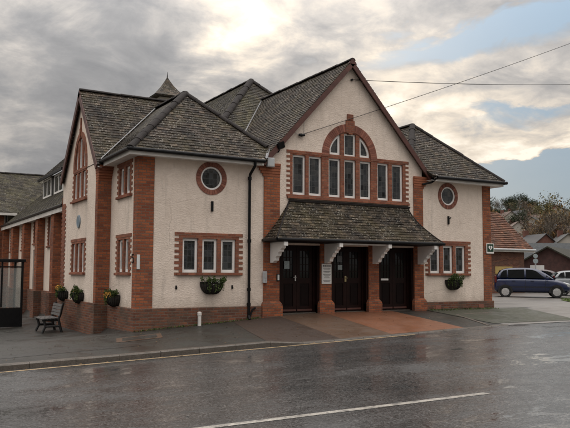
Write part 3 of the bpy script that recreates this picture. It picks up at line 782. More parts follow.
for yy in (ye0, ye1):
    q = MB(); barge(q, (-.49, GY, GRZ-.0), (-.49, yy, ze-.0), (-1, 0, 0), .20); q.build('bargeboard', M['barge'], ro)
q = MB()
for yy in (ye0, ye1): q.mesh([(-.49, GY, GRZ-.075), (-.49, yy, ze-.075), (-.36, yy, ze-.075), (-.36, GY, GRZ-.075)], [(0, 1, 2, 3)])
q.build('soffit', M['fascia'], ro)
# hall (front gable) roof
r = MB(); xl, xr = C-3.28, C+3.28; zl = hall_z(xl)
slates(r, (xl, -.18, zl), (0, 1, 0), [(xl, -.18, zl), (xl, 7, zl), (C, 7, RZ), (C, -.18, RZ)], rng=rng, light=.42)
slates(r, (xr, -.18, zl), (0, 1, 0), [(xr, -.18, zl), (xr, 7, zl), (C, 7, RZ), (C, -.18, RZ)], rng=rng, light=.42)
ro = r.build('roof', M['slate'], H); ro['label'] = 'steep slate roof running back from the front gable'
rt = MB(); ridge_tiles(rt, (C, -.20, RZ+.03), (C, 6.2, RZ+.03), .085); rt.build('ridge_tile', M['ridge'], ro)
for sx_ in (xl, xr):
    q = MB(); barge(q, (C, -.15, RZ-.0), (sx_, -.15, zl), (0, -1, 0), .15, .045); q.build('bargeboard', M['barge'], ro)
q = MB()
for sx_ in (xl, xr): q.mesh([(C, -.15, RZ-.085), (sx_, -.15, zl-.085), (sx_, .0, zl-.085), (C, .0, RZ-.085)], [(0, 1, 2, 3)])
q.build('soffit', M['barge'], ro)
q = MB(); q.mesh([(C-.16, -.202, RZ-.12), (C+.16, -.202, RZ-.12), (C+.03, -.202, RZ+.05), (C-.03, -.202, RZ+.05), (C-.16, -.148, RZ-.12), (C+.16, -.148, RZ-.12), (C+.03, -.148, RZ+.05), (C-.03, -.148, RZ+.05)], [(0, 1, 2, 3), (4, 5, 6, 7), (0, 1, 5, 4), (1, 2, 6, 5), (2, 3, 7, 6), (3, 0, 4, 7)]); q.build('apex_block', M['barge'], ro)
M['lead'] = mat_plain('lead_sheet', (.24, .24, .245), .5, .2, var=.25, nscale=3)
def lead(a, b, w=.024, lift=.05):
    a = Vector(a)+Vector((0, 0, lift)); b = Vector(b)+Vector((0, 0, lift)); d = (b-a).normalized(); sd_ = d.cross(Vector((0, 0, 1))).normalized()*w; q = MB()
    q.mesh([a-sd_+Vector((0, 0, .03)), a, a+sd_+Vector((0, 0, .03)), b-sd_+Vector((0, 0, .03)), b, b+sd_+Vector((0, 0, .03))], [(0, 1, 4, 3), (1, 2, 5, 4)]); q.build('lead_valley', M['lead'], H)
lead((-.36, 2.37, 4.88), (2.03, 4.34, 7.13)); lead((6.9, 5.9, 8.31), (4.4, 3.17, 5.59)); lead((4.03, .02, 5.22), (3.74, -.38, 4.86), .04)
# right wing
r = MB(); B = (11.35, 2.1, 7.15); BV = Vector(B)
slates(r, (9.0, -.38, EZ), (1, 0, 0), [(10.15, -.38, EZ), (13.55, -.38, EZ), B, (9.66, .237, 5.43)], rng=rng, light=.42)
slates(r, (13.55, -.38, EZ), (0, 1, 0), [(13.55, -.38, EZ), B, (11.35, 7, 7.15), (13.55, 7, EZ)], rng=rng, light=.4)
slates(r, (9.66, .237, 5.43), (0, 1, 0), [(9.66, .237, 5.43), B, (11.35, 7, 7.15), (9.66, 7, 5.43)], rng=rng, light=.4)
ro = r.build('roof', M['slate'], H); ro['label'] = 'hipped slate roof over the right wing'
rt = MB(); ridge_tiles(rt, (13.53, -.36, EZ+.03), BV+up, .09); ridge_tiles(rt, (9.75, .33, 5.55), BV+up, .09); ridge_tiles(rt, BV+up, (11.35, 7, 7.18), .09); rt.build('ridge_tile', M['ridge'], ro)
# great roof behind
r = MB(); D = (C, 7, 9.42); DV = Vector(D); k_ = 5.0
slates(r, (C-k_, 2, 4.42), (1, 0, 0), [(C-k_, 2, 4.42), (C+k_, 2, 4.42), D], rng=rng, light=.5)
slates(r, (C-k_, 2, 4.42), (0, 1, 0), [(C-k_, 2, 4.42), D, (C, 22, 9.42), (C-k_, 22, 4.42)], rng=rng, light=.35)
slates(r, (C+k_, 2, 4.42), (0, 1, 0), [(C+k_, 2, 4.42), D, (C, 22, 9.42), (C+k_, 22, 4.42)], rng=rng, light=.35, expo=.3, width=.5)
ro = r.build('roof', M['slate_long'], H); ro['label'] = 'tall hipped slate roof rising behind the front gable'
rt = MB(); ridge_tiles(rt, Vector((C-k_, 2, 4.46)), DV+up, .12); ridge_tiles(rt, Vector((C+k_, 2, 4.46)), DV+up, .10); ridge_tiles(rt, DV+up, (C, 22, 9.45), .09); rt.build('ridge_tile', M['ridge'], ro)
w_ = MB(); w_.box(.21, 13.0, 7, 22, .3, 4.3); w_.build('wall', M['stucco'], H)
# turret on the ridge
TX, TY = C, 16.8
t_ = MB(); t_.box(TX-.62, TX+.62, TY-.62, TY+.62, 9.0, 10.70); tur = t_.build('turret', M['fascia'], H)
t_ = MB(); prof = [(.98, 10.74), (.70, 10.90), (.47, 11.15), (.26, 11.45), (.10, 11.75), (.02, 11.92)]
for i in range(len(prof)-1):
    (a, za), (b, zb) = prof[i], prof[i+1]
    A4 = [(TX-a, TY-a, za), (TX+a, TY-a, za), (TX+a, TY+a, za), (TX-a, TY+a, za)]; B4 = [(TX-b, TY-b, zb), (TX+b, TY-b, zb), (TX+b, TY+b, zb), (TX-b, TY+b, zb)]
    for j in range(4):
        nrow = 3
        for rr_ in range(nrow):
            f0 = rr_/nrow; f1 = (rr_+1)/nrow
            L0 = Vector(A4[j]).lerp(Vector(B4[j]), f0); L1 = Vector(A4[j]).lerp(Vector(B4[j]), f1); R0 = Vector(A4[(j+1) % 4]).lerp(Vector(B4[(j+1) % 4]), f0); R1 = Vector(A4[(j+1) % 4]).lerp(Vector(B4[(j+1) % 4]), f1)
            nt_ = max(1, int((R0-L0).length/.2))
            for q_ in range(nt_): t_.face([L0.lerp(R0, q_/nt_), L0.lerp(R0, (q_+1)/nt_), L1.lerp(R1, (q_+1)/nt_), L1.lerp(R1, q_/nt_)], random.random())
t_.box(TX-.96, TX+.96, TY-.96, TY+.96, 10.68, 10.735, .1)
tr_ = t_.build('turret_roof', M['redtile'] if False else M['slate'], tur)
t_ = MB(); t_.tube([(TX, TY, 11.9), (TX, TY, 12.22)], [.03, .008], 6); t_.build('finial', M['black'], tur)
# long side roof
r = MB(); lx, lz = -.32, 3.98; ls = .87
slates(r, (lx, 7, lz), (0, 1, 0), [(lx, 7.0, lz), (lx, 22.2, lz), (3.0, 22.2, lz+ls*3.32), (3.0, 7.0, lz+ls*3.32)], rng=rng, light=.5)
ro = r.build('roof', M['slate_long'], H); ro['label'] = 'long mossy slate roof over the low side range'
# dormer on it
DX, Y0, Y1, DZ0, DZ1 = 1.0, 13.2, 17.9, 5.08, 6.08
q = MB(); q.box(DX, 3.4, Y0, Y1, 4.6, DZ1); dm = q.build('dormer', M['black'], H)
for a, b in ((13.4, 15.2), (15.9, 17.7)):
    q = MB(); q.panel(rect(a, b, DZ0+.06, DZ1-.06), [rect(a+.08, (a+b)/2-.04, DZ0+.14, DZ1-.13), rect((a+b)/2+.04, b-.08, DZ0+.14, DZ1-.13)], SIDE(DX), .05, .0); wf = q.build('window', M['white'], dm)
    q = MB(); q.box(DX-.02, DX-.005, a+.05, b-.05, DZ0+.1, DZ1-.1); q.build('pane', M['glass_net'] if 'glass_net' in M else M['glass'], wf)
q = MB(); e0 = (.80, Y0-.25, DZ1+.03); e1 = (.80, Y1+.25, DZ1+.03); t0 = (1.9, Y0+.9, DZ1+1.15); t1 = (1.9, Y1-.6, DZ1+1.15); b0 = (3.6, Y0-.25, DZ1+.03); b1 = (3.6, Y1+.35, DZ1+.03)
slates(q, e0, (0, 1, 0), [e0, e1, t1, t0], rng=rng, light=.2); slates(q, e0, (1, 0, 0), [e0, b0, (3.6, Y0+.9, DZ1+1.15), t0], rng=rng, light=.2); q.build('dormer_roof', M['slate'], dm)
q = MB(); q.box(.76, .84, Y0-.28, Y1+.28, DZ1-.06, DZ1+.05); q.build('gutter', M['black'], dm)
# cross range at the far left
r = MB()
slates(r, (-9, 21.6, 4.72), (1, 0, 0), [(-9, 21.6, 4.72), (5, 21.6, 4.72), (5, 26, 7.38), (-9, 26, 7.38)], rng=rng, light=.5)
slates(r, (-9, 30.4, 4.72), (1, 0, 0), [(-9, 30.4, 4.72), (5, 30.4, 4.72), (5, 26, 7.38), (-9, 26, 7.38)], rng=rng, light=.5, expo=.4, width=.6)
ro = r.build('roof', M['slate_long'], H); ro['label'] = 'mossy slate roof of the cross range at the far end'
rt = MB(); ridge_tiles(rt, (-9, 26, 7.41), (5, 26, 7.41), .09); rt.build('ridge_tile', M['ridge'], ro)
w_ = MB(); w_.box(-8.8, .0, 22, 30, -.8, 4.7); w_.build('wall', M['stucco'], H)
for x in (-.45, -2.4, -4.4, -6.4):
    q = MB(); q.box(x-.25, x+.25, 21.95, 22.05, -.8, 4.68); q.build('pier', M['brick'], H)
q = MB(); q.box(-9, .4, 21.55, 21.62, 4.56, 4.70); q.build('fascia', M['fascia'], H)

# ---- fascias, gutters, downpipes
def fas(x0, x1, y0, y1, z0, z1): q = MB(); q.box(x0, x1, y0, y1, z0, z1); q.build('fascia', M['fascia'], H)
fas(-.34, 3.66, -.34, -.315, 4.70, 4.83); fas(-.34, -.315, -.312, 2.2, 4.70, 4.83)
fas(10.3, 13.5, -.34, -.315, 4.70, 4.83); fas(13.475, 13.5, -.312, 6, 4.70, 4.83)
fas(-.37, -.345, 7.22, 21.7, 3.74, 3.895)
q = MB(); q.box(-.314, 3.64, -.314, .03, 4.715, 4.73); q.box(-.314, .03, .035, 2.25, 4.715, 4.73); q.build('soffit', M['fascia'], H)
q = MB(); q.box(10.1, 13.47, -.314, .03, 4.715, 4.73); q.box(13.1, 13.47, .035, 6, 4.715, 4.73); q.build('soffit', M['fascia'], H)
q = MB(); q.box(-.344, .0, 7.22, 21.7, 3.80, 3.815); q.build('soffit', M['fascia'], H)
def gutter(a, b, w=.055):
    q = MB(); q.tube([a, b], w, 10); g_ = q.build('gutter', M['black'], H, smooth=True, autos=True); return g_
gutter((-.44, -.40, 4.84), (3.68, -.40, 4.82)); gutter((-.40, -.44, 4.84), (-.40, 2.3, 4.84))
gutter((10.3, -.40, 4.82), (13.6, -.40, 4.83)); gutter((13.57, -.44, 4.83), (13.57, 6, 4.83))
gutter((-.40, 7.2, 3.955), (-.40, 21.7, 3.955), .045)
q = MB()
q.tube([(3.36, -.40, 4.80), (3.36, -.38, 4.66), (3.34, -.11, 4.44), (3.34, -.09, 4.30), (3.34, -.09, .30)], .042, 10)
for z in (4.28, 2.45, 1.05, .62): q.tube([(3.34, -.09, z), (3.34, -.09, z+.09)], .058, 10)
q.tube([(3.34, -.09, .34), (3.34, -.14, .24)], .05, 10)
q.tube([(3.36, -.12, .30), (3.44, -.13, .52), (3.55, -.08, .56)], .028, 8)
q.build('downpipe', M['black'], H, smooth=True, autos=True)
q = MB(); q.tube([(10.32, -.38, 4.80), (10.22, -.2, 4.66), (9.9, -.1, 4.58)], .038, 8); q.build('downpipe', M['black'], H, smooth=True, autos=True)
q = MB(); q.tube([(-.1, 21.85, 4.6), (-.1, 21.85, .0)], .05, 8); q.build('downpipe', M['black'], H, smooth=True, autos=True)
for x in (3.63, 10.31):
    q = MB(); q.box(x-.035, x+.035, -.36, -.27, 4.70, 4.92); q.build('fascia', M['fascia'], H)

# ---- porch
def ps(s): return (-.85*s**1.45, 3.76-1.21*s)                       # bell-cast profile: y, z
def pxl(s): return 4.74-.90*s**1.2
def pxr(s): return 9.34+.76*s**1.6
r = MB(); n_rows = 14; lr = random.Random(5)
def prow(fa, fb, wdt, sa, sb, r0):
    """one course: fa/fb give the (x,y,z) along the course for parameter 0..1 at s=sa (lower) and s=sb (upper)"""
    pass
# under-surface
K1 = 16; pts = []
for i in range(K1+1):
    s_ = i/K1; y, z = ps(s_); pts += [(pxl(s_), 0, z), (pxl(s_), y, z), (pxr(s_), y, z), (pxr(s_), 0, z)]
r.mesh(pts, [(4*i+j, 4*i+j+1, 4*i+5+j, 4*i+4+j) for i in range(K1) for j in range(3)], .15)
for i in range(n_rows):
    s1 = 1-i/n_rows; s0 = max(0, 1-(i+1.25)/n_rows)                 # s1 lower edge
    def P3(side, f, s_):
        y, z = ps(s_)
        if side == 0: return Vector((pxl(s_)+(pxr(s_)-pxl(s_))*f, y, z))
        if side == 1: return Vector((pxl(s_), y*(1-f), z))
        return Vector((pxr(s_), y*(1-f), z))
    for side in (0, 1, 2):
        La = (P3(side, 1, s1)-P3(side, 0, s1)).length
        x0, x1 = pxl(s1), pxr(s1)
        if side == 0:
            uu = x0-.1*(i % 2)-lr.random()*.03
            while uu < x1:
                w = .185*(.88+.24*lr.random()); a = max(uu+.003, x0); b = min(uu+w-.003, x1)
                if b > a+.01:
                    rv = min(1, max(0, lr.gauss(.45, .27))); lift = .016+.014*lr.random(); dv = lr.uniform(-.008, .008)
                    ya, za = ps(s1); yb, zb = ps(s0)
                    tn = Vector((0, ya-yb, za-zb)).normalized(); nn = Vector((0, tn.z, -tn.y)); nn = nn if nn.z > 0 else -nn
                    def cl(x, s_): return min(max(x, pxl(s_)), pxr(s_))
                    lo0 = Vector((a, ya, za))+nn*(lift+.006)+tn*(.01+dv); lo1 = Vector((b, ya, za))+nn*(lift+.006)+tn*(.01+dv*.5)
                    up0 = Vector((cl(a, s0), yb, zb))+nn*.006; up1 = Vector((cl(b, s0), yb, zb))+nn*.006
                    dd = nn*(-.02); r.mesh([lo0, lo1, up1, up0, lo0+dd, lo1+dd, up1+dd, up0+dd], [(0, 1, 2, 3), (0, 1, 5, 4), (1, 2, 6, 5), (3, 0, 4, 7)], rv)
                uu += w
        else:
            nt_ = max(1, round(La/.185))
            for k in range(nt_):
                f0, f1 = k/nt_+.01, (k+1)/nt_-.01; rv = min(1, max(0, lr.gauss(.45, .27)))
                sg = -1 if side == 1 else 1
                o1 = Vector((sg*.03, 0, .012)); o0 = Vector((sg*.008, 0, .004))
                q4 = [P3(side, f0, s1)+o1, P3(side, f1, s1)+o1, P3(side, f1, s0)+o0, P3(side, f0, s0)+o0]
                dd = Vector((-sg*.02, 0, -.012)); r.mesh(q4+[v+dd for v in q4], [(0, 1, 2, 3), (0, 1, 5, 4), (1, 2, 6, 5), (3, 0, 4, 7)], rv)
pr = r.build('porch_roof', M['slate_porch'], H); pr['label'] = 'bell-cast slate roof over the three doorways, spotted with lichen'
for f_ in (pxl, pxr):
    q = MB(); P_ = [Vector((f_(i/10), ps(i/10)[0]-.0, ps(i/10)[1]+.025)) for i in range(11)]
    q.tube(P_, .026, 6); q.build('hip_tile', M['ridge'], pr)
q = MB(); q.box(4.7, 9.4, -.05, -.013, 3.74, 3.80); P_ = [Vector((pxl(i/10)+.02, -.02, ps(i/10)[1]+.03)) for i in range(11)]; q.tube(P_, .022, 5); P_ = [Vector((pxr(i/10)-.02, -.02, ps(i/10)[1]+.03)) for i in range(11)]; q.tube(P_, .022, 5)
q.build('flashing', M['ridge'], pr)
q = MB(); q.box(pxl(1)+.03, pxr(1)-.03, -.86, .0, 2.475, 2.535); q.build('soffit', M['doorp'], pr)
q = MB(); q.tube([(pxl(1)-.02, -.89, 2.535), (pxr(1)+.03, -.89, 2.535)], .05, 10); q.tube([(pxl(1)-.02, -.89, 2.535), (pxl(1)-.02, -.02, 2.535)], .045, 8); q.tube([(pxr(1)+.02, -.89, 2.535), (pxr(1)+.02, -.02, 2.535)], .045, 8); q.build('gutter', M['black'], pr, smooth=True, autos=True)
q = MB(); q.box(5.95, 8.0, -.80, -.76, 2.43, 2.474); q.build('trim_board', M['fascia'], pr)
bp_ = [(0, 2.47), (.84, 2.47), (.84, 2.35), (.72, 2.35), (.715, 2.30), (.66, 2.27), (.60, 2.235), (.595, 2.19), (.50, 2.175), (.46, 2.12), (.44, 2.065), (.36, 2.05), (.32, 2.0), (.30, 1.93), (.20, 1.905), (.16, 1.87), (.0, 1.87)]
for xc in (4.12, 6.03, 7.88, 9.76):
    q = MB(); q.panel(bp_, [], ((xc, -.045, 0), (0, -1, 0), (0, 0, 1), (1, 0, 0)), .065, -.065); q.build('bracket', M['white'], H, bevel=.006)

# ---- doors
def double_door(x0, x1, idx):
    zt = 2.45; y = .20
    q = MB(); q.panel([(x0, .36), (x0+.07, .36), (x0+.07, zt-.07), (x1-.07, zt-.07), (x1-.07, .36), (x1, .36), (x1, zt), (x0, zt)], [], FRONT(y-.03), .0, -.1)
    dr = q.build('doorway', M['door'], H)
    mid_ = (x0+x1)/2
    for (a, b) in ((x0+.072, mid_-.003), (mid_+.003, x1-.072)):
        q = MB(); gl = rect(a+.12, b-.12, 1.42, zt-.2); pl = rect(a+.12, b-.12, .56, 1.25)
        q.panel(rect(a, b, .385, zt-.075), [gl, pl], FRONT(y), 0, -.05); lf = q.build('door_leaf', M['door'], dr)
        q = MB(); q.box(a+.12, b-.12, y+.02, y+.03, 1.42, zt-.2); q.build('pane', M['dglass'], lf)
        q = MB()
        w_2 = (b-a-.24)
        for k in (1, 2): q.box(a+.12+w_2*k/3-.009, a+.12+w_2*k/3+.009, y+.004, y+.02, 1.42, zt-.2)
        for k in (1, 2, 3): q.box(a+.12, b-.12, y+.006, y+.022, 1.42+(zt-1.62)*k/4-.009, 1.42+(zt-1.62)*k/4+.009)
        q.build('glazing_bar', M['door'], lf)
        q = MB(); q.box(a+.12, b-.12, y+.018, y+.03, .56, 1.25); q.box(a+.17, b-.17, y+.008, y+.02, .62, 1.19); q.build('door_panel', M['doorp'], lf)
        q = MB(); q.box(a+.02, b-.02, y-.02, y, .42, .475); q.build('weather_bar', M['barge'], lf)
    q = MB(); q.box(x0, x1, y-.10, y+.05, .30, .372); q.build('threshold', M['kerb'], dr)
    return dr
d1 = double_door(4.46, 5.76, 0); d2 = double_door(6.31, 7.61, 1); d3 = double_door(8.16, 9.48, 2)
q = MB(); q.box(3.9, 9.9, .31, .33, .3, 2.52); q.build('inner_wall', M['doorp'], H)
def jamb(x0, x1): q = MB(); q.box(x0, x1, .02, .3, .3, 2.47); q.build('jamb', M['door'], H)
for a, b in ((4.385, 4.46), (5.76, 5.83), (6.235, 6.31), (7.61, 7.68), (8.08, 8.16), (9.48, 9.56)): jamb(a, b)
q = MB(); q.box(5.04, 5.08, .17, .2, 1.33, 1.50); q.tube([(5.06, .17, 1.44), (5.06, .13, 1.44), (4.96, .12, 1.44)], .012, 8); q.build('handle', M['metal'], d1)
q = MB(); q.box(6.88, 6.945, .175, .2, 1.30, 1.48); q.tube([(6.91, .175, 1.42), (6.91, .14, 1.42), (6.97, .135, 1.42)], .011, 8); q.build('handle', mat_plain('dull_brass', (.40, .33, .18), .4, .7), d2)
q = MB(); q.box(8.33, 8.63, .18, .2, 1.34, 1.40); q.build('letter_plate', M['white'], d3)

# ================================================================== things on the walls
def thing_box(name, loc, label, cat, group=None): return empty(name, loc, label, cat, group)
# notice board on the second pier
nb = thing_box('notice_board', (6.03, -.06, 1.22), 'white notice board with small dark text on the brick pier between two doors', 'sign')
q = MB(); q.box(5.86, 6.215, -.075, -.047, 1.24, 1.86); q.build('board', M['paper'], nb, bevel=.004)
q = MB(); lr = random.Random(2)
def textline(z, hgt, x0, x1):
    x = x0
    while x < x1:
        w = lr.uniform(.5, 1.3)*hgt*1.2; q.box(x, min(x+w, x1), -.0775, -.0745, z, z+hgt); x += w+hgt*.35
textline(1.775, .036, 5.89, 6.185); textline(1.715, .016, 5.90, 6.17); textline(1.685, .016, 5.93, 6.15); textline(1.62, .012, 5.91, 6.17); textline(1.595, .012, 5.95, 6.13)
textline(1.525, .018, 5.90, 6.18); textline(1.49, .012, 5.93, 6.16); textline(1.455, .012, 5.96, 6.12); textline(1.425, .012, 5.94, 6.14); textline(1.345, .014, 5.90, 6.17); textline(1.315, .014, 5.93, 6.15)
q.build('lettering', M['ink'], nb)
# papers stuck on doors, and a pane's reflection painted as a flat pale card
def paper(x0, x1, z0, z1, lab, y=.186, mt='paper', grid=False, cat='notice'):
    o = MB(); o.box(x0, x1, y-.003, y, z0, z1); ob = o.build('paper_or_reflection', M[mt], None); tag(ob, lab, cat)
    # origin to base
    c = Vector(((x0+x1)/2, y, z0)); ob.data.transform(Matrix.Translation(-c)); ob.location = c; return ob
M['paleblue'] = mat_plain('print_reflection_blue', (.30, .36, .37), .5, var=.3, nscale=20)  # notice print; also colours the reflection painted on the first doorway's pane
M['dimpaper'] = mat_plain('dim_poster', (.10, .11, .115), .5, var=.5, nscale=25)
paper(4.675, 4.86, 1.70, 1.93, 'whitish-blue reflection painted on the glass of the first doorway from the left', .196, 'paleblue')
paper(6.63, 6.80, 1.68, 1.83, 'small pale notice above the brass handle of the middle doorway', .196, 'paleblue')
paper(6.60, 6.80, 1.92, 2.12, 'dim grey notice high in the glass of the middle doorway', .196, 'dimpaper')
# key box and intercom
kb = thing_box('key_box', (3.93, -.045, 1.26), 'grey metal box on the left edge of the brick pier beside the downpipe', 'box')
q = MB(); q.box(3.80, 3.92, -.13, -.05, 1.28, 1.62); q.build('case', M['grey'], kb, bevel=.01)
q = MB(); q.box(3.825, 3.895, -.14, -.131, 1.42, 1.57); q.box(3.85, 3.87, -.15, -.141, 1.33, 1.38); q.build('lid', M['metal'], kb)
ic = thing_box('intercom', (4.33, -.045, 1.33), 'small black entry intercom with a white face beside the first doorway', 'intercom')
q = MB(); q.box(4.275, 4.375, -.075, -.046, 1.33, 1.55); q.build('case', M['black'], ic, bevel=.004)
q = MB(); q.box(4.295, 4.355, -.082, -.076, 1.36, 1.52); q.build('face', M['paper'], ic)
# alarm box, floodlight, cable bracket
al = thing_box('alarm_box', (4.07, -.1, 4.7), 'pale grey alarm box at the foot of the front gable', 'alarm box')
q = MB(); q.box(3.86, 4.10, -.23, -.115, 4.70, 4.98); q.build('case', M['grey'], al, bevel=.02)
q = MB(); q.box(3.90, 4.06, -.236, -.2305, 4.73, 4.76); q.build('strip', M['metal'], al)
fl = thing_box('floodlight', (4.46, -.02, 5.3), 'black floodlight on the cream gable above the alarm box', 'floodlight')
q = MB(); q.obox((4.31, -.22, 5.37), (.11, .01, .045), (.008, -.03, .016), (-.045, -.03, .085)); q.build('lamp_head', M['black'], fl, bevel=.01)
q = MB(); q.tube([(4.28, -.01, 5.20), (4.28, -.12, 5.19), (4.31, -.18, 5.30)], .022, 8); q.tube([(4.17, -.08, 5.27), (4.28, -.10, 5.25)], .03, 6); q.build('arm', M['black'], fl)
fb = thing_box('cable_clamp', (5.13, -.02, 5.78), 'black cable clamp fixed to the left slope of the gable wall', 'cable clamp')
q = MB(); q.tube([(5.02, -.06, 5.80), (5.10, -.09, 5.79), (5.22, -.09, 5.80)], [.03, .055, .035], 8); q.build('clamp', M['black'], fb)
q = MB(); q.tube([(5.02, -.06, 5.80), (4.9, -.03, 5.87), (4.7, -.02, 5.91)], .006, 5); q.tube([(5.24, -.02, 5.84), (5.245, -.02, 6.35)], .005, 5); q.build('lead', M['grey'], fb)
# iron bars under the round windows
b1 = thing_box('iron_bracket', (2.18, 0, 3.3), 'short black iron bar on the left wing below its round window', 'bracket', 'iron fittings below the round windows')
q = MB(); q.box(2.15, 2.215, -.05, -.001, 3.31, 3.60); q.build('bar', M['black'], b1, bevel=.005)
b2 = thing_box('iron_bracket', (11.12, 0, 3.27), 'short black iron bar with a side hook on the right wing below its round window', 'bracket', 'iron fittings below the round windows')
q = MB(); q.box(11.09, 11.15, -.05, -.001, 3.27, 3.56); q.build('bar', M['black'], b2, bevel=.005)
q = MB(); q.tube([(11.15, -.03, 3.47), (11.21, -.04, 3.49), (11.215, -.04, 3.53)], .015, 6); q.build('hook', M['black'], b2)
for x, lb in ((1.14, 'small dark iron hook on the cream wall left of the front basket'), (2.84, 'small dark iron hook on the cream wall right of the front basket')):
    hk = thing_box('wall_hook', (x, 0, 1.12), lb, 'hook', 'iron hooks beside the front basket')
    q = MB(); q.obox((x, -.012, 1.17), (.02, 0, 0), (0, .012, 0), (0, 0, .05)); q.tube([(x, -.02, 1.13), (x, -.06, 1.12), (x+.005, -.07, 1.17)], .011, 6); q.build('hook', M['black'], hk)
# numeral and white strip at the corner
nu = thing_box('house_number', (0, .24, 1.83), 'black figure 5 on the cream side wall beside the brick corner', 'number')
q = MB(); q.tube([(-.015, .17, 2.06), (-.015, .31, 2.06), (-.015, .32, 1.97), (-.015, .24, 1.985), (-.015, .17, 1.95), (-.015, .155, 1.90), (-.015, .19, 1.85), (-.015, .26, 1.835), (-.015, .33, 1.86)], .017, 6); q.build('figure', M['black'], nu)
ws = thing_box('wall_plate', (.05, -.03, 1.66), 'narrow upright white plate on the brick corner pier', 'plate')
q = MB(); q.box(.005, .085, -.05, -.031, 1.66, 2.05); q.build('plate', M['paper'], ws, bevel=.004)
pq = thing_box('wall_plaque', (-.38, 4.78, 3.0), 'round blue-grey plaque on the side gable between its two windows', 'plaque')
q = MB(); q.panel(circ(4.78, 3.21, .21, 32), [], SG, .035, .0); q.build('disc', mat_plain('blue_enamel', (.16, .22, .27), .4, var=.1), pq, bevel=.008)
q = MB(); q.panel(circ(4.78, 3.21, .195, 32), [circ(4.78, 3.21, .18, 32)], SG, .040, .034); q.build('rim', M['grey'], pq)
# defibrillator sign on the right corner
ds = thing_box('defibrillator_sign', (13.0, -.04, 2.28), 'green defibrillator sign with a white heart on the right corner pier', 'sign')
q = MB(); q.box(12.88, 13.23, -.075, -.032, 2.29, 2.65); q.build('back_plate', M['white'], ds, bevel=.006)
q = MB(); q.box(12.895, 13.205, -.081, -.0752, 2.35, 2.625); q.build('field', mat_plain('sign_green', (.004, .035, .016), .45), ds)
q = MB(); hp = []
for i in range(40):
    t = 2*math.pi*i/40; hp.append((13.05+.0075*16*math.sin(t)**3*.78, 2.497+.0075*.78*(13*math.cos(t)-5*math.cos(2*t)-2*math.cos(3*t)-math.cos(4*t))))
q.panel(hp, [], FRONT(0), .086, .0812); q.build('heart', M['white'], ds)
q = MB(); q.panel([(13.065, 2.555), (13.015, 2.49), (13.045, 2.49), (13.03, 2.43), (13.09, 2.505), (13.058, 2.505), (13.085, 2.555)], [], FRONT(0), .0885, .0862); q.build('flash', M['ink'], ds)

# ---- hanging baskets and planters
M['leafd'] = mat_vous('dark_leaf', (.022, .042, .012), (.11, .15, .045))
M['leafy'] = mat_vous('yellow_leaf', (.05, .06, .015), (.16, .15, .03))
M['petalw'] = mat_plain('white_petal', (.7, .68, .66), .6); M['petaly'] = mat_plain('orange_petal', (.60, .30, .05), .6)
M['soil'] = mat_plain('basket_liner', (.022, .018, .014), .9, var=.4, bmp=.5)
def leaves(mb, n, cen, rad, rg, size=.05, bottom=-1):
    for _ in range(n):
        while True:
            p = Vector((rg.uniform(-1, 1), rg.uniform(-1, 1), rg.uniform(bottom, 1)))
            if p.length < 1: break
        p = Vector((cen[0]+p.x*rad[0], cen[1]+p.y*rad[1], cen[2]+p.z*rad[2]))
        d = Vector((rg.gauss(0, 1), rg.gauss(0, 1), rg.gauss(.4, .8))).normalized(); u_ = d.orthogonal().normalized(); v_ = d.cross(u_)
        a = rg.uniform(0, 6.28); u_, v_ = u_*math.cos(a)+v_*math.sin(a), -u_*math.sin(a)+v_*math.cos(a); s_ = size*rg.uniform(.6, 1.3)
        mb.face([p-u_*s_*.5, p+v_*s_*.28+d*.1*s_, p+u_*s_*.6, p-v_*s_*.28+d*.1*s_], rg.random())
def hayrack(loc, ndir, label, name='wall_basket', wid=.7, dep=.28, hgt=.33, petal=None, seed=1, green='leafd', group='planted wall baskets', topleaf=.16):
    """half-round basket against a wall; ndir 'front' or 'side'"""
    rg = random.Random(seed); o = empty(name, (0, 0, 0), label, 'basket', group)
    q = MB(); K = 12; J = 5; pts = []
    for j in range(J+1):
        t = j/J; rr_ = math.cos(t*math.pi/2*.86); z = -hgt*math.sin(t*math.pi/2)
        for k in range(K+1):
            a = math.pi*k/K; pts.append((wid/2*math.cos(a)*rr_, -dep*math.sin(a)*rr_-.01, z))
    q.mesh(pts, [(j*(K+1)+k, j*(K+1)+k+1, (j+1)*(K+1)+k+1, (j+1)*(K+1)+k) for j in range(J) for k in range(K)]+[tuple(range(K+1))])
    q.build('liner', M['soil'], o)
    q = MB()
    for k in range(0, K+1, 1):
        q.tube([Vector(pts[j*(K+1)+k])+Vector((0, -.008, 0)) for j in range(J+1)], .006, 4, cap=False)
    q.tube([Vector(pts[k])+Vector((0, -.01, .005)) for k in range(K+1)], .011, 5); q.build('wire_frame', M['black'], o)
    q = MB(); leaves(q, 420, (0, -dep*.5, .0), (wid*.48, dep*.6, topleaf*.7), rg, .05)
    for _ in range(15):                     # separate clumps and trailing stems give a ragged outline
        cx_ = rg.uniform(-.5, .5)*wid; cy_ = -dep*rg.uniform(.2, 1.0); hz_ = rg.uniform(.3, 1.25)*topleaf*(1-.9*(cx_/wid)**2)
        leaves(q, 45, (cx_, cy_, hz_*.6), (.07, .06, hz_*.55), rg, .05)
    for _ in range(9):
        cx_ = rg.uniform(-.46, .46)*wid; ln_ = rg.uniform(.1, .3)
        leaves(q, 26, (cx_, -dep*math.sqrt(max(.05, 1-(2*cx_/wid)**2))-.03, -ln_*.5), (.035, .03, ln_*.6), rg, .04)
    q.build('foliage', M[green], o)
    if petal:
        q = MB(); leaves(q, petal[1], (0, -dep*.85, petal[2]), (wid*.42, dep*.35, .10), rg, petal[3]); q.build('flowers', M[petal[0]], o)
    o.location = loc
    if ndir == 'side': o.rotation_euler = (0, 0, -math.pi/2)
    return o
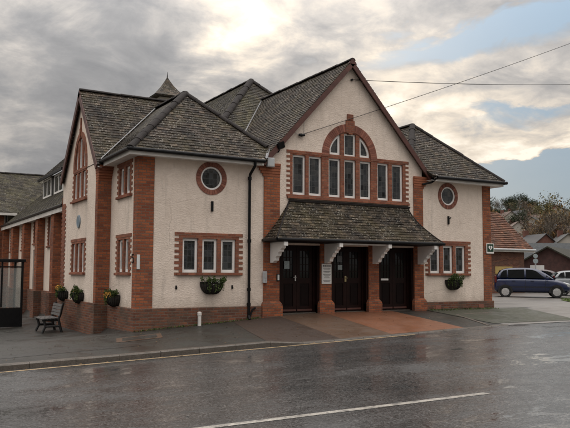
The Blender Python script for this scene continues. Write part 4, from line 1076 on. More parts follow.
hayrack((2.19, -.005, 1.30), 'front', 'half-round black basket with dark trailing greenery under the left wing window', petal=('petalw', 26, 0.02, .05), seed=3)
hayrack((11.27, -.005, 1.34), 'front', 'round bushy green basket under the right wing window', petal=('petalw', 24, .1, .035), seed=4, wid=.70, topleaf=.2)
hayrack((-.005, 1.72, .92), 'side', 'wall basket with yellow and orange flowers on the recessed wall left of the corner', petal=('petaly', 190, .0, .05), seed=5, wid=.8)
hayrack((-.385, 4.25, .92), 'side', 'mostly green bushy wall basket on the side gable, right of a yellow-flowered one', seed=6, wid=.8, topleaf=.2, petal=('petaly', 25, .05, .04))
hayrack((-.385, 6.35, .92), 'side', 'wall basket with yellow-tipped greenery at the far end of the side gable', petal=('petaly', 120, .12, .045), seed=7, wid=.8, green='leafy' if False else 'leafd', topleaf=.22)

# ---- little white vent post at the foot of the wall
vp = empty('standpipe', (1.76, -.16, .12), 'short white standpipe at the foot of the left wing plinth', 'pipe')
q = MB(); q.tube([(1.78, -.16, .05), (1.78, -.16, .44)], .05, 12); q.build('pipe', M['fascia'], vp, smooth=True, autos=True)
q = MB(); q.tube([(1.78, -.16, .40), (1.78, -.16, .48), (1.78, -.16, .50)], [.062, .06, .03], 12); q.build('cap', M['fascia'], vp, smooth=True, autos=True)

# ---- bench
bn = empty('park_bench', (-1.1, 5.0, gz(-1.1, 5)), 'small dark bench with grey slats facing away from the side gable', 'bench')
bz = gz(-1.1, 5); BX = -.92; by0, by1 = 4.45, 5.65
M['slat'] = mat_plain('weathered_slat', (.10, .098, .096), .4, var=.25, nscale=6); M['slatd'] = mat_plain('bench_iron', (.014, .014, .014), .4)
q = MB()
for i in range(5): x = BX-.10-.105*i; q.box(x-.095, x, by0, by1, bz+.44-.006*i, bz+.47-.006*i)
q.build('seat', M['slat'], bn, bevel=.004)
q = MB()
for i in range(4):
    t = i*.095; q.obox((BX-.06+.02*i, (by0+by1)/2, bz+.56+t), (.012, 0, -.003), (0, (by1-by0)/2, 0), (.010, 0, .04))
q.build('backrest', M['slat'], bn)
for yy in (by0+.1, by1-.1):
    q = MB(); q.tube([(BX+.06, yy, bz+.92), (BX-.02, yy, bz+.55), (BX-.07, yy, bz+.42), (BX-.02, yy, bz+.2), (BX+.04, yy, bz)], .042, 8)
    q.tube([(BX-.07, yy, bz+.40), (BX-.56, yy, bz+.40)], .045, 8); q.tube([(BX-.52, yy, bz+.42), (BX-.46, yy, bz+.2), (BX-.56, yy, bz)], .042, 8)
    q.tube([(BX-.5, yy, bz+.2), (BX-.02, yy, bz+.2)], .04, 8); q.build('leg', M['slatd'], bn, smooth=True, autos=True)

# ---- glazed shelter at the far left
sh = empty('glass_shelter', (-2.9, 8.9, gz(-2.9, 8.9)), 'black framed glass shelter with a solid lower panel at the left edge', 'shelter')
sz = -.36; x0, x1, y0, y1 = -4.6, -1.47, 8.1, 9.7; zt = 2.02
M['clear'] = mat_plain('smoky_glass', (.10, .105, .10), .05, var=.1)
mt_, t_n, b_n = newmat('clear_glass'); b_n.inputs['Transmission Weight'].default_value = .85; b_n.inputs['Roughness'].default_value = .04; b_n.inputs['Base Color'].default_value = (.75, .78, .76, 1); b_n.inputs['IOR'].default_value = 1.1; M['clearg'] = mt_
q = MB()
for x in (x0, x1-.08): 
    for y in (y0, y1-.08): q.box(x, x+.08, y, y+.08, sz, zt-.1)
q.box(x0+.081+1.2, x0+.14+1.2, y0, y0+.06, sz+.7, zt-.1); q.box(x0+.081+2.3, x0+.14+2.3, y0, y0+.06, sz+.7, zt-.1)
q.box(x0+.081, x1-.081, y0+.01, y0+.06, zt-.30, zt-.25); q.build('post', M['black'], sh)
q = MB(); q.box(x0-.06, x1+.06, y0-.06, y1+.06, zt-.099, zt); q.build('roof', M['black'], sh, bevel=.01)
q = MB(); q.box(x0+.081, x1-.081, y0+.015, y0+.05, sz, sz+.66); q.box(x1-.05, x1-.015, y0+.081, y1-.081, sz, sz+.66); q.box(x0+.015, x0+.05, y0+.081, y1-.081, sz, sz+.66); q.build('lower_panel', M['black'], sh)
q = MB(); q.box(x0+.081, x1-.081, y0+.025, y0+.035, sz+.68, zt-.31); q.box(x1-.04, x1-.03, y0+.081, y1-.081, sz+.68, zt-.12); q.box(x0+.03, x0+.04, y0+.081, y1-.081, sz+.68, zt-.12); q.build('glass', M['clearg'], sh)
q = MB(); q.box(x0+.3, x1-.3, y1-.5, y1-.1, sz+.43, sz+.48); q.box(x0+.4, x0+.45, y1-.35, y1-.3, sz, sz+.43); q.box(x1-.45, x1-.4, y1-.35, y1-.3, sz, sz+.43); q.build('seat', M['slat'], sh)

# ---- manhole cover and patches in the pavement
mc = MB(); cz0 = None
def drape(mb, pts, dz, r=.5): mb.face([(x, y, gz(x, y)+dz) for x, y in pts], r)
mh = MB(); drape(mh, [(-.95, -1.55), (.25, -1.45), (.45, -.75), (-.75, -.85)], .006); 
o = mh.build('manhole_cover', M['conc'], None); tag(o, 'flat rectangular inspection cover in the pavement before the brick corner', 'manhole cover')
mh = MB(); drape(mh, [(-.78, -1.44), (.15, -1.36), (.29, -.86), (-.62, -.94)], .010); mh.build('lid', M['pave'], o)
# fallen leaves along the kerb
lv = MB(); lr = random.Random(9)
for _ in range(260):
    x = lr.uniform(-8, 9); y = -3.5-abs(lr.gauss(0, .15)) if lr.random() < .45 else lr.uniform(-3.2, -.2)
    z = (road_z(x)+.008) if y < -3.45 else gz(x, y)+.012
    a = lr.uniform(0, 6.28); s_ = lr.uniform(.015, .035); c_, d_ = math.cos(a)*s_, math.sin(a)*s_
    lv.face([(x-c_, y-d_, z), (x+d_*.5, y-c_*.5, z+.008), (x+c_, y+d_, z), (x-d_*.5, y+c_*.5, z+.004)], lr.random())
o = lv.build('fallen_leaves', mat_vous('dead_leaf', (.09, .05, .025), (.30, .19, .09)), None); o['kind'] = 'stuff'
# moss and weeds at the foot of the walls
lv = MB()
for _ in range(900):
    if lr.random() < .5: x = lr.uniform(-.1, 3.7); y = -.08-abs(lr.gauss(0, .03))
    else: x = lr.uniform(10.0, 13.2); y = -.09-abs(lr.gauss(0, .12))
    p = Vector((x, y, gz(x, y)+.012)); a = lr.uniform(0, 6.28); s_ = lr.uniform(.008, .022)
    lv.face([p+Vector((math.cos(a)*s_, math.sin(a)*s_, 0)), p+Vector((-math.cos(a)*s_, -math.sin(a)*s_, 0)), p+Vector((lr.gauss(0, .01), lr.gauss(0, .01), lr.uniform(.01, .05)))], lr.random())
o = lv.build('weeds', M['leafd'], None); o['kind'] = 'stuff'

# ---- overhead wires
def wire(name, a, b, sag, rad, label):
    a = Vector(a); b = Vector(b); q = MB(); P_ = []
    for i in range(25):
        t = i/24; p = a.lerp(b, t); p.z -= sag*4*t*(1-t); P_.append(p-a)
    q.tube(P_, rad, 5); o = q.build(name, M['black'], None); o.location = a; tag(o, label, 'cable', 'overhead cables on the gable'); return o
def along(px, py, dist): return CAM+ray(px, py)*dist            # where the far ends lie: poles outside the picture
wire('overhead_cable', (7.03, -.06, 7.80), along(700, 78, 42), .25, .011, 'nearly level overhead cable from the peak of the gable')
wire('overhead_cable', (5.2, -.06, 5.84), along(650, 13, 36), .12, .009, 'overhead cable rising to the right from the clamp low on the gable')
q = MB(); q.tube([(7.03, -.01, 7.8), (7.03, -.08, 7.8)], .035, 8); o = q.build('cable_hook', M['black'], None); tag(o, 'small black hook holding the upper cable below the gable peak', 'hook')

# ================================================================== beyond: right side
# brick annexe with red tiled roof
ex = empty('brick_annexe', (24, 13, .3), 'low red brick annexe with a red tiled roof behind the blue car', 'building')
AY = 13.0; ax1 = 29.6; ez = 3.04
q = MB(); q.box(15, ax1, AY, AY+7, -.2, ez); q.build('wall', mat_brick('annexe_brick', (.21, .088, .052), (.10, .040, .030), (.17, .12, .095), .6), ex)
r = MB(); slates(r, (14.8, AY-.3, ez), (1, 0, 0), [(14.8, AY-.3, ez), (ax1+.6, AY-.3, ez), (ax1+.6, AY+2.7, ez+2.62), (14.8, AY+2.7, ez+2.62)], .22, .20, random.Random(4), .5, .04, .01)
slates(r, (14.8, AY+5.7, ez), (1, 0, 0), [(14.8, AY+5.7, ez), (ax1+.6, AY+5.7, ez), (ax1+.6, AY+2.7, ez+2.62), (14.8, AY+2.7, ez+2.62)], .4, .4, random.Random(4), .5, .03, .008)
r.build('roof', M['redtile'], ex)
q = MB(); q.mesh([(ax1, AY, ez), (ax1, AY+5.4, ez), (ax1, AY+2.7, ez+2.4), (ax1-.2, AY, ez), (ax1-.2, AY+5.4, ez), (ax1-.2, AY+2.7, ez+2.4)], [(0, 1, 2), (3, 4, 5), (0, 1, 4, 3), (1, 2, 5, 4), (2, 0, 3, 5)]); q.build('gable_wall', M['plinth'], ex)
q = MB(); q.box(14.8, ax1+.62, AY-.34, AY-.31, ez-.14, ez+.03); q.build('fascia', M['fascia'], ex)
q = MB(); q.tube([(14.8, AY-.40, ez-.0), (ax1+.62, AY-.40, ez)], .06, 8); q.build('gutter', M['grey'], ex)
q = MB(); q.box(27.0, 28.5, AY-.03, AY-.003, 1.55, 2.0); o = q.build('wall_board', mat_plain('ochre_board', (.42, .30, .10), .6), None); tag(o, 'ochre yellow board on the annexe wall behind the blue car roof', 'sign')

# gabled timber building and the slate terrace behind it
def gable_house(name, loc, rot, w, d, h, rise, wallm, roofm, label, cat='building', win=True, over=.3, group=None, chim=False):
    o = empty(name, (0, 0, 0), label, cat, group)
    q = MB(); q.panel([(-w/2, -2), (w/2, -2), (w/2, h), (0, h+rise), (-w/2, h)], [], ((0, 0, 0), (1, 0, 0), (0, 0, 1), (0, -1, 0)), 0, -d); q.build('wall', wallm, o)
    q = MB(); sl = rise/(w/2)
    for sg in (-1, 1):
        a = Vector((0, -over, h+rise+.08)); b = Vector((sg*(w/2+over), -over, h+.08-over*sl)); c = b+Vector((0, d+2*over, 0)); e_ = a+Vector((0, d+2*over, 0)); n_ = Vector((0, 0, -.12))
        q.mesh([a, b, c, e_, a+n_, b+n_, c+n_, e_+n_], [(0, 1, 2, 3), (4, 5, 6, 7), (0, 1, 5, 4), (1, 2, 6, 5), (2, 3, 7, 6), (3, 0, 4, 7)], .5)
    q.build('roof', roofm, o)
    if win:
        for (x, z) in ((-w*.22, h*.35), (w*.22, h*.35), (-w*.22, h*.8), (w*.22, h*.8)):
            if z < h*.5 or h > 3.5:
                q = MB(); q.box(x-.55, x+.55, -.06, -.002, z-.1, z+1.1); wo = q.build('window', M['white'], o)
                q = MB(); q.box(x-.46, x+.46, -.075, -.061, z-.02, z+1.02); q.build('pane', M['dglass'], wo)
        for k in range(3):
            y = d*(k+.5)/3; q = MB(); q.box(-w/2-.05, -w/2-.002, y-.5, y+.5, h*.35, h*.35+1.1); q.box(w/2+.002, w/2+.05, y-.5, y+.5, h*.35, h*.35+1.1); q.build('window', M['dglass'], o)
    if chim:
        q = MB(); q.box(-.5, .5, d*.7, d*.7+.6, h+rise-.4, h+rise+1.0); q.build('chimney', M['farbrick'], o)
    o.location = loc; o.rotation_euler = (0, 0, rot); return o
M['darktimber'] = mat_plain('dark_red_boarding', (.055, .022, .018), .7, var=.4, nscale=3)
M['oldslate'] = mat_slate('far_slate', (.030, .034, .038), (.065, .072, .078), (.045, .05, .035), .3, .3)
M['mossroof'] = mat_slate('far_moss_roof', (.016, .015, .012), (.045, .042, .03), (.035, .038, .018), .6, .2)
M['farbrick'] = mat_plain('far_brick', (.14, .062, .045), .85, var=.3, nscale=1.5)
gh = gable_house('gabled_shed', (41.3, 20.8, .0), R(-62), 5.2, 16, 2.25, 1.45, M['darktimber'], M['mossroof'], 'dark timber gabled building with a mossy roof beyond the parked cars', win=False, over=.4)
q = MB(); q.box(-.06+.9, .06+.9, -.2, -.08, -1, 2.9); q.build('post', M['slat'], gh).location = (0, 0, 0)
gable_house('slate_terrace', (66, 30, -.6), R(90-28), 9, 42, 3.0, 2.4, M['farbrick'], M['oldslate'], 'long low building with a grey slate roof below the wooded hill', win=False)

# white panel and sign post near the cars
wp = empty('white_panel', (33.5, 15.5, .3), 'plain white panel on posts behind the blue car', 'sign')
q = MB(); q.obox((33.6, 15.4, 1.72), (.42, -.22, 0), (.02, .04, 0), (0, 0, .42)); q.build('panel', M['paper'], wp)
q = MB(); q.tube([(33.3, 15.55, .2), (33.3, 15.55, 1.4)], .04, 6); q.tube([(33.9, 15.25, .2), (33.9, 15.25, 1.4)], .04, 6); q.build('post', M['grey'], wp)
sp = empty('sign_post', (33.2, 15.2, .3), 'slim post with a pale round-topped sign beyond the blue car', 'sign')
q = MB(); q.tube([(33.2, 15.2, .2), (33.2, 15.2, 2.3)], .045, 8); q.build('post', M['grey'], sp)
for zc_, rr_ in ((2.42, .17), (2.76, .15)):
    q = MB(); q.tube([Vector((33.2, 15.2, zc_))+Vector((-.035, -.05, 0)), Vector((33.2, 15.2, zc_))+Vector((-.05, -.07, 0))], rr_, 20); q.build('sign_head', M['paleblue'], sp)

# grass verge, with a wooden post
mb = MB(); lr = random.Random(21)
gp = [(23.0, 5.0), (25.6, 5.5), (28.3, 5.7), (33, 4.0), (42, 0), (40, -6), (24, -1), (20.4, 2.0)]
mb.mesh([(x, y, gz(x, y)+.03) for x, y in gp]+[(27, 3.2, gz(27, 3.2)+.30)], [(i, (i+1) % len(gp), len(gp)) for i in range(len(gp))])
o = mb.build('verge', M['grass'], smooth=True); o['kind'] = 'structure'
def inpoly(x, y, P_):
    c = False
    for i in range(len(P_)):
        (xa, ya), (xb, yb) = P_[i], P_[i-1]
        if (ya > y) != (yb > y) and x < (xb-xa)*(y-ya)/(yb-ya)+xa: c = not c
    return c
gb = MB()
for _ in range(16000):
    x = lr.uniform(20.5, 31); y = lr.uniform(-1.0, 6)
    if not inpoly(x, y, gp): continue
    z = gz(x, y)+.04+.16*max(0, 1-math.hypot(x-27, y-3.2)/5); a = lr.uniform(0, 6.28); hh = lr.uniform(.04, .10); w = .012
    gb.face([(x-math.cos(a)*w, y-math.sin(a)*w, z), (x+math.cos(a)*w, y+math.sin(a)*w, z), (x+lr.gauss(0, .02), y+lr.gauss(0, .02), z+hh)], lr.random())
o = gb.build('grass', mat_vous('grass_blade', (.05, .085, .018), (.13, .18, .045)), None); o['kind'] = 'stuff'
vpst = empty('wooden_post', (23.9, 4.7, .25), 'pale weathered wooden post in the grass at the right edge', 'post')
q = MB(); q.box(23.80, 24.0, 4.6, 4.8, .1, 1.72); q.build('shaft', mat_plain('weathered_post', (.30, .27, .20), .8, var=.3), vpst, bevel=.02)
q = MB(); q.mesh([(23.785, 4.585, 1.72), (24.015, 4.585, 1.72), (24.015, 4.815, 1.72), (23.785, 4.815, 1.72), (23.9, 4.7, 1.80)], [(0, 1, 2, 3), (0, 1, 4), (1, 2, 4), (2, 3, 4), (3, 0, 4)]); q.build('cap', M['slat'], vpst)

# ------------------------------------------------------------------ cars
M['tyre'] = mat_plain('tyre', (.012, .012, .012), .8); M['rim'] = mat_plain('wheel_trim', (.50, .50, .50), .35, .6)
M['cglass'] = mat_plain('car_glass', (.003, .0035, .004), .05, var=.1, spec=.08)
M['lampc'] = mat_plain('headlamp', (.55, .57, .58), .1, .3); M['lampr'] = mat_plain('tail_lamp', (.10, .008, .006), .2)
def car(loc, heading, paint, label, name='parked_car', roof=1.62, Lc=4.05):
    o = empty(name, (0, 0, 0), label, 'car', 'cars in the car park')
    Wd = .85; f = Lc/4.05; hr = roof/1.62
    # stations from rear (x=-2.02) to nose (x=2.02): sill z, belt z, top z (bonnet or belt deck), half width
    st = [(-1.88, .40, .82, .94, .62), (-1.84, .33, .90, 1.03, .74), (-1.70, .30, .96, 1.08, .82), (-1.3, .28, .98, 1.07, .85), (-.6, .27, .98, 1.06, .86), (.2, .27, .96, 1.05, .86), (.80, .27, .95, 1.03, .86), (1.15, .27, .92, 1.00, .85), (1.5, .28, .84, .94, .82), (1.78, .30, .75, .84, .76), (1.95, .33, .62, .69, .64), (2.02, .37, .53, .58, .52)]
    q = MB(); pts = []; n_ = 12
    for (x, zs, zb, zt, hw) in st:
        sec = [(.0, zs), (hw*.80, zs), (hw*.97, zs+.08), (hw*1.0, zs+.26 if zs+.26 < zb-.1 else (zs+zb)/2), (hw*.985, zb-.05), (hw*.93, zb+.01), (hw*.80, zb+(zt-zb)*.7), (0, zt)]
        ring = [(x*f, y, z) for y, z in sec]+[(x*f, -y, z) for y, z in sec[-2:0:-1]]
        pts += ring; n_ = len(ring)
    fs = [(i*n_+j, i*n_+(j+1) % n_, (i+1)*n_+(j+1) % n_, (i+1)*n_+j) for i in range(len(st)-1) for j in range(n_)]+[tuple(range(n_)), tuple((len(st)-1)*n_+j for j in range(n_))]
    q.mesh(pts, fs); body = q.build('body', paint, o, smooth=True)
    sb = body.modifiers.new('s', 'SUBSURF'); sb.levels = 2; sb.render_levels = 2
    # wheel wells: dark discs set into the flanks
    # greenhouse
    gs = [(-1.76, 1.00, 1.02, .70, .70), (-1.68, 1.00, 1.30, .76, .66), (-1.48, 1.00, 1.53, .78, .63), (-1.1, 1.00, 1.60, .80, .62), (-.3, .99, 1.62, .80, .62), (.25, .98, 1.58, .80, .61), (.62, .97, 1.45, .79, .60), (1.0, .95, 1.20, .78, .64), (1.30, .92, .95, .74, .66)]
    q = MB(); pts = []
    for (x, zb, zt, wb, wt) in gs:
        zt *= hr if zt > 1.1 else 1
        sec = [(0, zb-.03), (wb, zb-.03), (wb*.55+wt*.45, zb+(zt-zb)*.5), (wt+.015, zt-.075 if zt-zb > .15 else zb+(zt-zb)*.8), (wt-.10, zt-.012), (0, zt)]
        ring = [(x*f, y, z) for y, z in sec]+[(x*f, -y, z) for y, z in sec[-2:0:-1]]; pts += ring; n_ = len(ring)
    fs = [(i*n_+j, i*n_+(j+1) % n_, (i+1)*n_+(j+1) % n_, (i+1)*n_+j) for i in range(len(gs)-1) for j in range(n_)]+[tuple(range(n_)), tuple((len(gs)-1)*n_+j for j in range(n_))]
    q.mesh(pts, fs); cab = q.build('cabin', paint, o, smooth=True)
    sb = cab.modifiers.new('s', 'SUBSURF'); sb.levels = 2; sb.render_levels = 2
    # side glass, following the leaning cabin sides
    def yw(x, z):
        x /= f
        for a, b in zip(gs, gs[1:]):
            if a[0] <= x <= b[0]:
                t = (x-a[0])/(b[0]-a[0]); g_ = [a[i]+(b[i]-a[i])*t for i in range(5)]; break
        else: g_ = gs[-1] if x > 0 else gs[0]
        k = max(0, min(1, (z-g_[1])/max(.05, g_[2]-g_[1]))); return g_[3]*(1-k)+g_[4]*k
    for sg in (-1, 1):
        for P_, nm in (([(-1.56, 1.08), (-1.2, 1.07), (-1.2, 1.49), (-1.38, 1.45), (-1.49, 1.32)], 'rear_quarter_window'), ([(-1.14, 1.06), (-.32, 1.05), (-.32, 1.51), (-1.14, 1.49)], 'side_window'), ([(-.22, 1.05), (.72, 1.03), (.66, 1.12), (.30, 1.42), (.12, 1.49), (-.22, 1.51)], 'side_window'), ([(.80, 1.03), (1.10, 1.01), (.80, 1.20)], 'front_quarter_window')):
            q = MB(); out_ = [Vector((x*f, sg*(yw(x*f, z)+.012), z*(1 if z < 1.2 else hr))) for x, z in P_]; inn = [v-Vector((0, sg*.03, 0)) for v in out_]; k = len(P_)
            q.mesh(out_+inn, [tuple(range(k)), tuple(range(k, 2*k))]+[(i, (i+1) % k, k+(i+1) % k, k+i) for i in range(k)]); q.build(nm, M['cglass'], o)
    q = MB(); a = [(.60*f, .50, 1.43*hr), (.60*f, -.50, 1.43*hr), (1.26*f, -.60, .995), (1.26*f, .60, .995)]
    n_ = Vector((.55, 0, .83)); q.mesh([Vector(p)+n_*.035 for p in a]+[Vector(p)-n_*.03 for p in a], [(0, 1, 2, 3), (4, 5, 6, 7), (0, 1, 5, 4), (1, 2, 6, 5), (2, 3, 7, 6), (3, 0, 4, 7)]); q.build('windscreen', M['cglass'], o)
    q = MB(); a = [(-1.54*f, .55, 1.46*hr), (-1.54*f, -.55, 1.46*hr), (-1.78*f, -.62, 1.07), (-1.78*f, .62, 1.07)]; n_ = Vector((-.85, 0, .4)); q.mesh([Vector(p)+n_*.03 for p in a]+[Vector(p)-n_*.03 for p in a], [(0, 1, 2, 3), (4, 5, 6, 7), (0, 1, 5, 4), (1, 2, 6, 5), (2, 3, 7, 6), (3, 0, 4, 7)]); q.build('rear_window', M['cglass'], o)
    # wheels
    for x in (-1.30*f, 1.30*f):
        for sg in (-1, 1):
            w = MB(); y1_ = sg*.83
            for k in range(1): w.tube([(x, y1_-sg*.20, .31), (x, y1_-sg*.17, .31), (x, y1_-sg*.01, .31), (x, y1_+sg*.025, .31)], [.27, .315, .315, .285], 28)
            wo = w.build('wheel', M['tyre'], o, smooth=True, autos=True)
            w = MB(); w.tube([(x, y1_+sg*.015, .31), (x, y1_+sg*.032, .31), (x, y1_+sg*.045, .31)], [.205, .20, .06], 24)
            for k in range(7):
                a_ = 2*math.pi*k/7; w.obox((x+math.cos(a_)*.125, y1_+sg*.045, .31+math.sin(a_)*.125), (math.cos(a_)*.08, 0, math.sin(a_)*.08), (0, .006, 0), (-math.sin(a_)*.02, 0, math.cos(a_)*.02))
            w.build('rim', M['rim'], wo, autos=True)
            w = MB(); ar = [(x+.385*math.cos(R(t)), .31+.385*math.sin(R(t))) for t in range(-12, 193, 8)]; inn = [(x+.30*math.cos(R(t)), .31+.30*math.sin(R(t))) for t in range(192, -13, -8)]
            w.panel(ar+inn, [], ((0, sg*.862, 0), (1, 0, 0), (0, 0, 1), (0, sg, 0)), .012, -.15); w.build('wheel_arch', M['tyre'], o)
    for sg in (-1, 1):
        q = MB(); q.obox((1.80*f, sg*.62, .70), (.15, 0, -.05), (-.05*1, sg*.07, 0), (.03, 0, .085)); q.build('headlight', M['lampc'], o, bevel=.02)
        q = MB(); q.obox((-1.79*f, sg*.72, .98), (.05, 0, 0), (0, .07, 0), (0, 0, .18)); q.build('tail_light', M['lampr'], o, bevel=.02)
        q = MB(); q.obox((.85*f, sg*.97, 1.05), (.07, 0, 0), (0, .07, 0), (0, 0, .06)); q.build('mirror', paint, o, bevel=.02)
        q = MB(); q.box(-1.75*f, 1.55*f, sg*.868-.006, sg*.868+.006, .56, .60); q.build('rubbing_strip', M['tyre'], o)
        for xd in (-.27, .75): q = MB(); q.box(xd*f-.006, xd*f+.006, sg*.865-.004, sg*.865+.004, .35, 1.0); q.build('door_gap', M['tyre'], o)
        for xd in (-.95, .0): q = MB(); q.box(xd*f, xd*f+.16, sg*.862-.012, sg*.862+.014, .88, .91); q.build('handle', paint, o)
    q = MB(); q.box(-1.75*f, 1.85*f, -.7, .7, .27, .34); q.build('underbody', M['tyre'], o)
    q = MB(); q.obox((-1.88*f, 0, .72), (.02, 0, 0), (0, .26, 0), (0, 0, .055)); q.build('number_plate', M['petaly'], o)
    q = MB(); q.obox((2.0*f, 0, .46), (.03, 0, 0), (0, .5, 0), (0, 0, .07)); q.build('grille', M['tyre'], o)
    o.location = loc; o.rotation_euler = (0, 0, heading); return o
def paintm(name, c): return mat_plain(name, c, .22, .0, var=.03, nscale=2, spec=.5, coat=.5)
hd = R(90-136)                                                    # heading measured from +X
car((24.9, 8.5, gz(24.9, 8.5)), hd, paintm('dark_blue_paint', (.003, .010, .048)), 'dark blue people carrier parked side-on beside the grass verge')
car((29.7, 8.7, gz(29.7, 8.7)), hd+R(4), paintm('silver_paint', (.20, .215, .23)), 'silver car with dark windows behind the nose of the dark blue one', roof=1.48)
car((31.5, 13.0, gz(31.5, 13.0)-.12), hd, paintm('maroon_paint', (.035, .008, .014)), 'dark maroon car of which little more than the roof shows behind the blue one', roof=1.62)

# ------------------------------------------------------------------ trees and houses on the hill
M['bark'] = mat_plain('bark', (.10, .085, .068), .9, var=.3)
LEAF = [mat_vous('brown_leaf', (.085, .055, .024), (.24, .145, .055)), mat_vous('olive_leaf', (.055, .055, .024), (.15, .13, .055)), mat_vous('dark_evergreen', (.014, .022, .012), (.05, .062, .03)), mat_vous('grey_twig', (.10, .085, .07), (.20, .165, .13))]
def tree_proto(kind, seed, name, label):
    rg = random.Random(seed); o = empty(name, (0, 0, 0), label, 'tree', 'trees on the hillside'); hgt = 10.0
    tr = MB(); tips = []
    def branch(p, d, ln, rad, lev):
        n_ = 3; P_ = [p]; dd = d.copy()
        for i in range(n_):
            dd = (dd+Vector((rg.gauss(0, .13), rg.gauss(0, .13), rg.gauss(.05, .08)))).normalized(); P_.append(P_[-1]+dd*ln/n_)
        tr.tube(P_, [rad*(1-.2*i) for i in range(n_+1)], 6 if lev < 2 else (4 if lev < 3 else 3), rg.random(), cap=False)
        if lev >= (4 if kind == 3 else 3): tips.append((P_[-1], dd)); tips.append((P_[-2], dd)); return
        for k in range(rg.randint(3, 5) if lev else 7):
            t = rg.uniform(.35, 1.0); i = min(n_-1, int(t*n_)); pp = P_[i].lerp(P_[i+1], t*n_-i)
            a = rg.uniform(0, 6.28); sp_ = rg.uniform(.45, 1.0); o_ = dd.orthogonal().normalized(); o2 = dd.cross(o_)
            nd = (dd*(1-.25*sp_)+(o_*math.cos(a)+o2*math.sin(a))*sp_+Vector((0, 0, .15))).normalized()
            branch(pp, nd, ln*rg.uniform(.5, .72), rad*.45, lev+1)
    branch(Vector((0, 0, -.5)), Vector((0, 0, 1)), 5.6, .15 if kind == 3 else .2, 0)
    cr = MB()
    if kind == 3:
        for p, d in tips:
            for _ in range(3):
                e_ = (d+Vector((rg.gauss(0, .5), rg.gauss(0, .5), rg.gauss(.1, .4)))).normalized()*rg.uniform(.4, .9); s_ = e_.cross(Vector((0, 0, 1))).normalized()*.022
                cr.face([p-s_, p+s_, p+e_], rg.random())
    else:
        dens = 9 if kind != 2 else 20
        for p, d in tips:
            sh_ = rg.gauss(.5, .25)
            for _ in range(dens):
                c = p+Vector((rg.gauss(0, .45), rg.gauss(0, .45), rg.gauss(0, .38))); n_ = Vector((rg.gauss(0, 1), rg.gauss(0, 1), rg.gauss(.5, 1))).normalized(); u_ = n_.orthogonal().normalized(); v_ = n_.cross(u_); s_ = rg.uniform(.08, .2)
                cr.face([c-u_*s_, c+v_*s_*.7, c+u_*s_, c-v_*s_*.7], min(1, max(0, sh_+rg.gauss(0, .15))))
    tr.build('trunk', M['bark'], o); cr.build('crown', LEAF[kind], o)
    return o
def copy_tree(o):
    c = o.copy(); COL.objects.link(c)
    for ch in o.children:
        d = ch.copy(); COL.objects.link(d); d.parent = c
    return c
LB = ['brown-leaved autumn tree on the hillside among houses', 'olive-leaved tree on the hillside among houses', 'dense dark evergreen tree on the hillside skyline', 'bare grey-twigged tree on the hillside']
NM = ['autumn_tree', 'leafy_tree', 'evergreen_tree', 'bare_tree']
protos = [[tree_proto(k, 10*k+s_, NM[k], LB[k]) for s_ in range(2)] for k in range(4)]
hs_ = [(541, 175, 15, 'cream', 'rooft'), (533, 205, -25, 'cream', 'roofg'), (549, 215, 40, 'cream', 'rooft'), (558, 165, -10, 'farbrick', 'rooft'), (566, 180, 30, 'cream', 'roofg'), (519, 190, 10, 'cream', 'rooft'), (525, 240, 35, 'cream', 'roofg'), (554, 260, -15, 'cream', 'roofg'), (562, 250, 12, 'cream', 'rooft'), (576, 170, 20, 'cream', 'rooft'), (512, 235, 20, 'cream', 'rooft'), (546, 140, 25, 'farbrick', 'roofg'), (569, 138, 5, 'cream', 'roofg')]
HOUSE_PX = [(h[0], h[1]) for h in hs_]
used = set(); tr_rng = random.Random(77); placed = []
def put_tree(kind, x, y, sc, rot=None):
    v = tr_rng.randint(0, 1); p = protos[kind][v]
    if (kind, v) in used: p = copy_tree(p)
    else: used.add((kind, v))
    p.location = (x, y, land(x, y)-.2); p.scale = (sc*tr_rng.uniform(.9, 1.2), sc*tr_rng.uniform(.9, 1.2), sc); p.rotation_euler = (0, 0, tr_rng.uniform(0, 6.28))
    p['label'] = LB[kind]; placed.append((x, y)); return p
def polar(px, dist):                                            # ground position seen towards a photo column, dist metres away
    d = ray(px, 250); d = Vector((d.x, d.y, 0)).normalized(); return CAM.x+d.x*dist, CAM.y+d.y*dist
for i in range(110):
    dist = tr_rng.uniform(120, 345); px = tr_rng.uniform(470, 640)
    x, y = polar(px, dist)
    if any((x-a)**2+(y-b)**2 < 40 for a, b in placed): continue
    if any(abs(px-hx) < 3.0 and dist < hd_ for hx, hd_ in HOUSE_PX): continue
    k = tr_rng.choices([0, 1, 2, 3], [5, 3, 1.6 if dist > 220 else .6, 2.5])[0]
    put_tree(k, x, y, tr_rng.uniform(.75, 1.25)*(.75 if dist < 150 else 1))
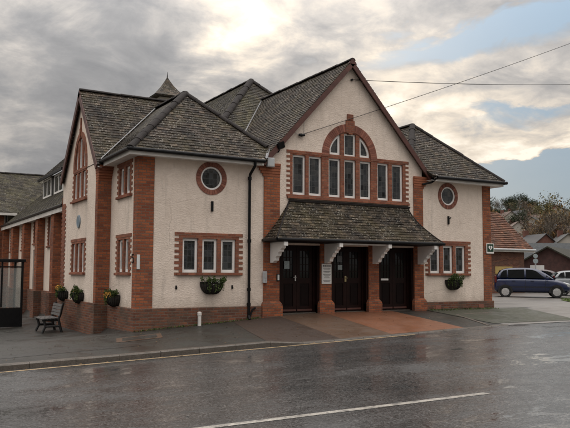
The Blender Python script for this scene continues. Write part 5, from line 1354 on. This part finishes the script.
for px, dist, k, sc in ((549, 150, 3, 1.35), (563, 160, 0, 1.5), (574, 150, 3, 1.4), (540, 160, 0, 1.1), (556, 190, 1, 1.3), (529, 170, 0, 1.0), (515, 300, 2, 1.2), (521, 305, 2, 1.25), (507, 310, 2, 1.1), (498, 300, 3, 1.2), (529, 300, 2, 1.1), (535, 310, 2, 1.0)):
    x, y = polar(px, dist); put_tree(k, x, y, sc)
for k in range(4):
    for v in range(2):
        if (k, v) not in used: put_tree(k, *polar(600+10*k, 200+20*v), 1)
M['cream'] = mat_plain('cream_wall', (.40, .37, .33), .8, var=.08, nscale=.5); M['rooft'] = mat_plain('brown_tiles', (.085, .052, .040), .8, var=.25, nscale=.8); M['roofg'] = mat_plain('grey_tiles', (.055, .055, .058), .8, var=.2, nscale=.8)
HL = ['white gabled house with a brown roof left of the tall bare trees', 'white house with a grey roof half way up the wooded hill', 'cream house with a brown roof below the skyline in the trees', 'red brick house with a brown roof at the foot of the hill', 'white house with a grey roof under the bare trees on the right', 'cream house just above the red annexe roof', 'small white house with a grey roof high among the trees', 'pale house with a grey roof near the top of the hill', 'white house with a brown roof near the top on the right', 'white house with a brown roof at the right edge of the hill', 'cream house with a brown roof nearest the left of the hill', 'brick house with a grey roof low behind the slate building', 'white house with a grey roof lowest on the right']
for (px, dist, rt_, wm_, rm_), lb in zip(hs_, HL):
    x, y = polar(px, dist); gable_house('hill_house', (x, y, land(x, y)), R(-45+rt_), 8, 10, 5.2, 3.2, M[wm_], M[rm_], lb, 'house', True, .3, 'houses on the wooded hill', chim=True)

for i, (x, y, k, sc) in enumerate(((-14, -36, 0, 1.1), (-3, -39, 3, 1.25), (9, -36, 1, 1.0), (20, -40, 0, 1.2), (31, -37, 3, 1.1))):
    p = copy_tree(protos[k][i % 2]); p.location = (x, y, land(x, y)+.4); p.scale = (sc, sc, sc); p.rotation_euler = (0, 0, i*1.3)
    p['group'] = 'trees across the road'; p['label'] = 'roadside tree across the road, reflected in the front windows'
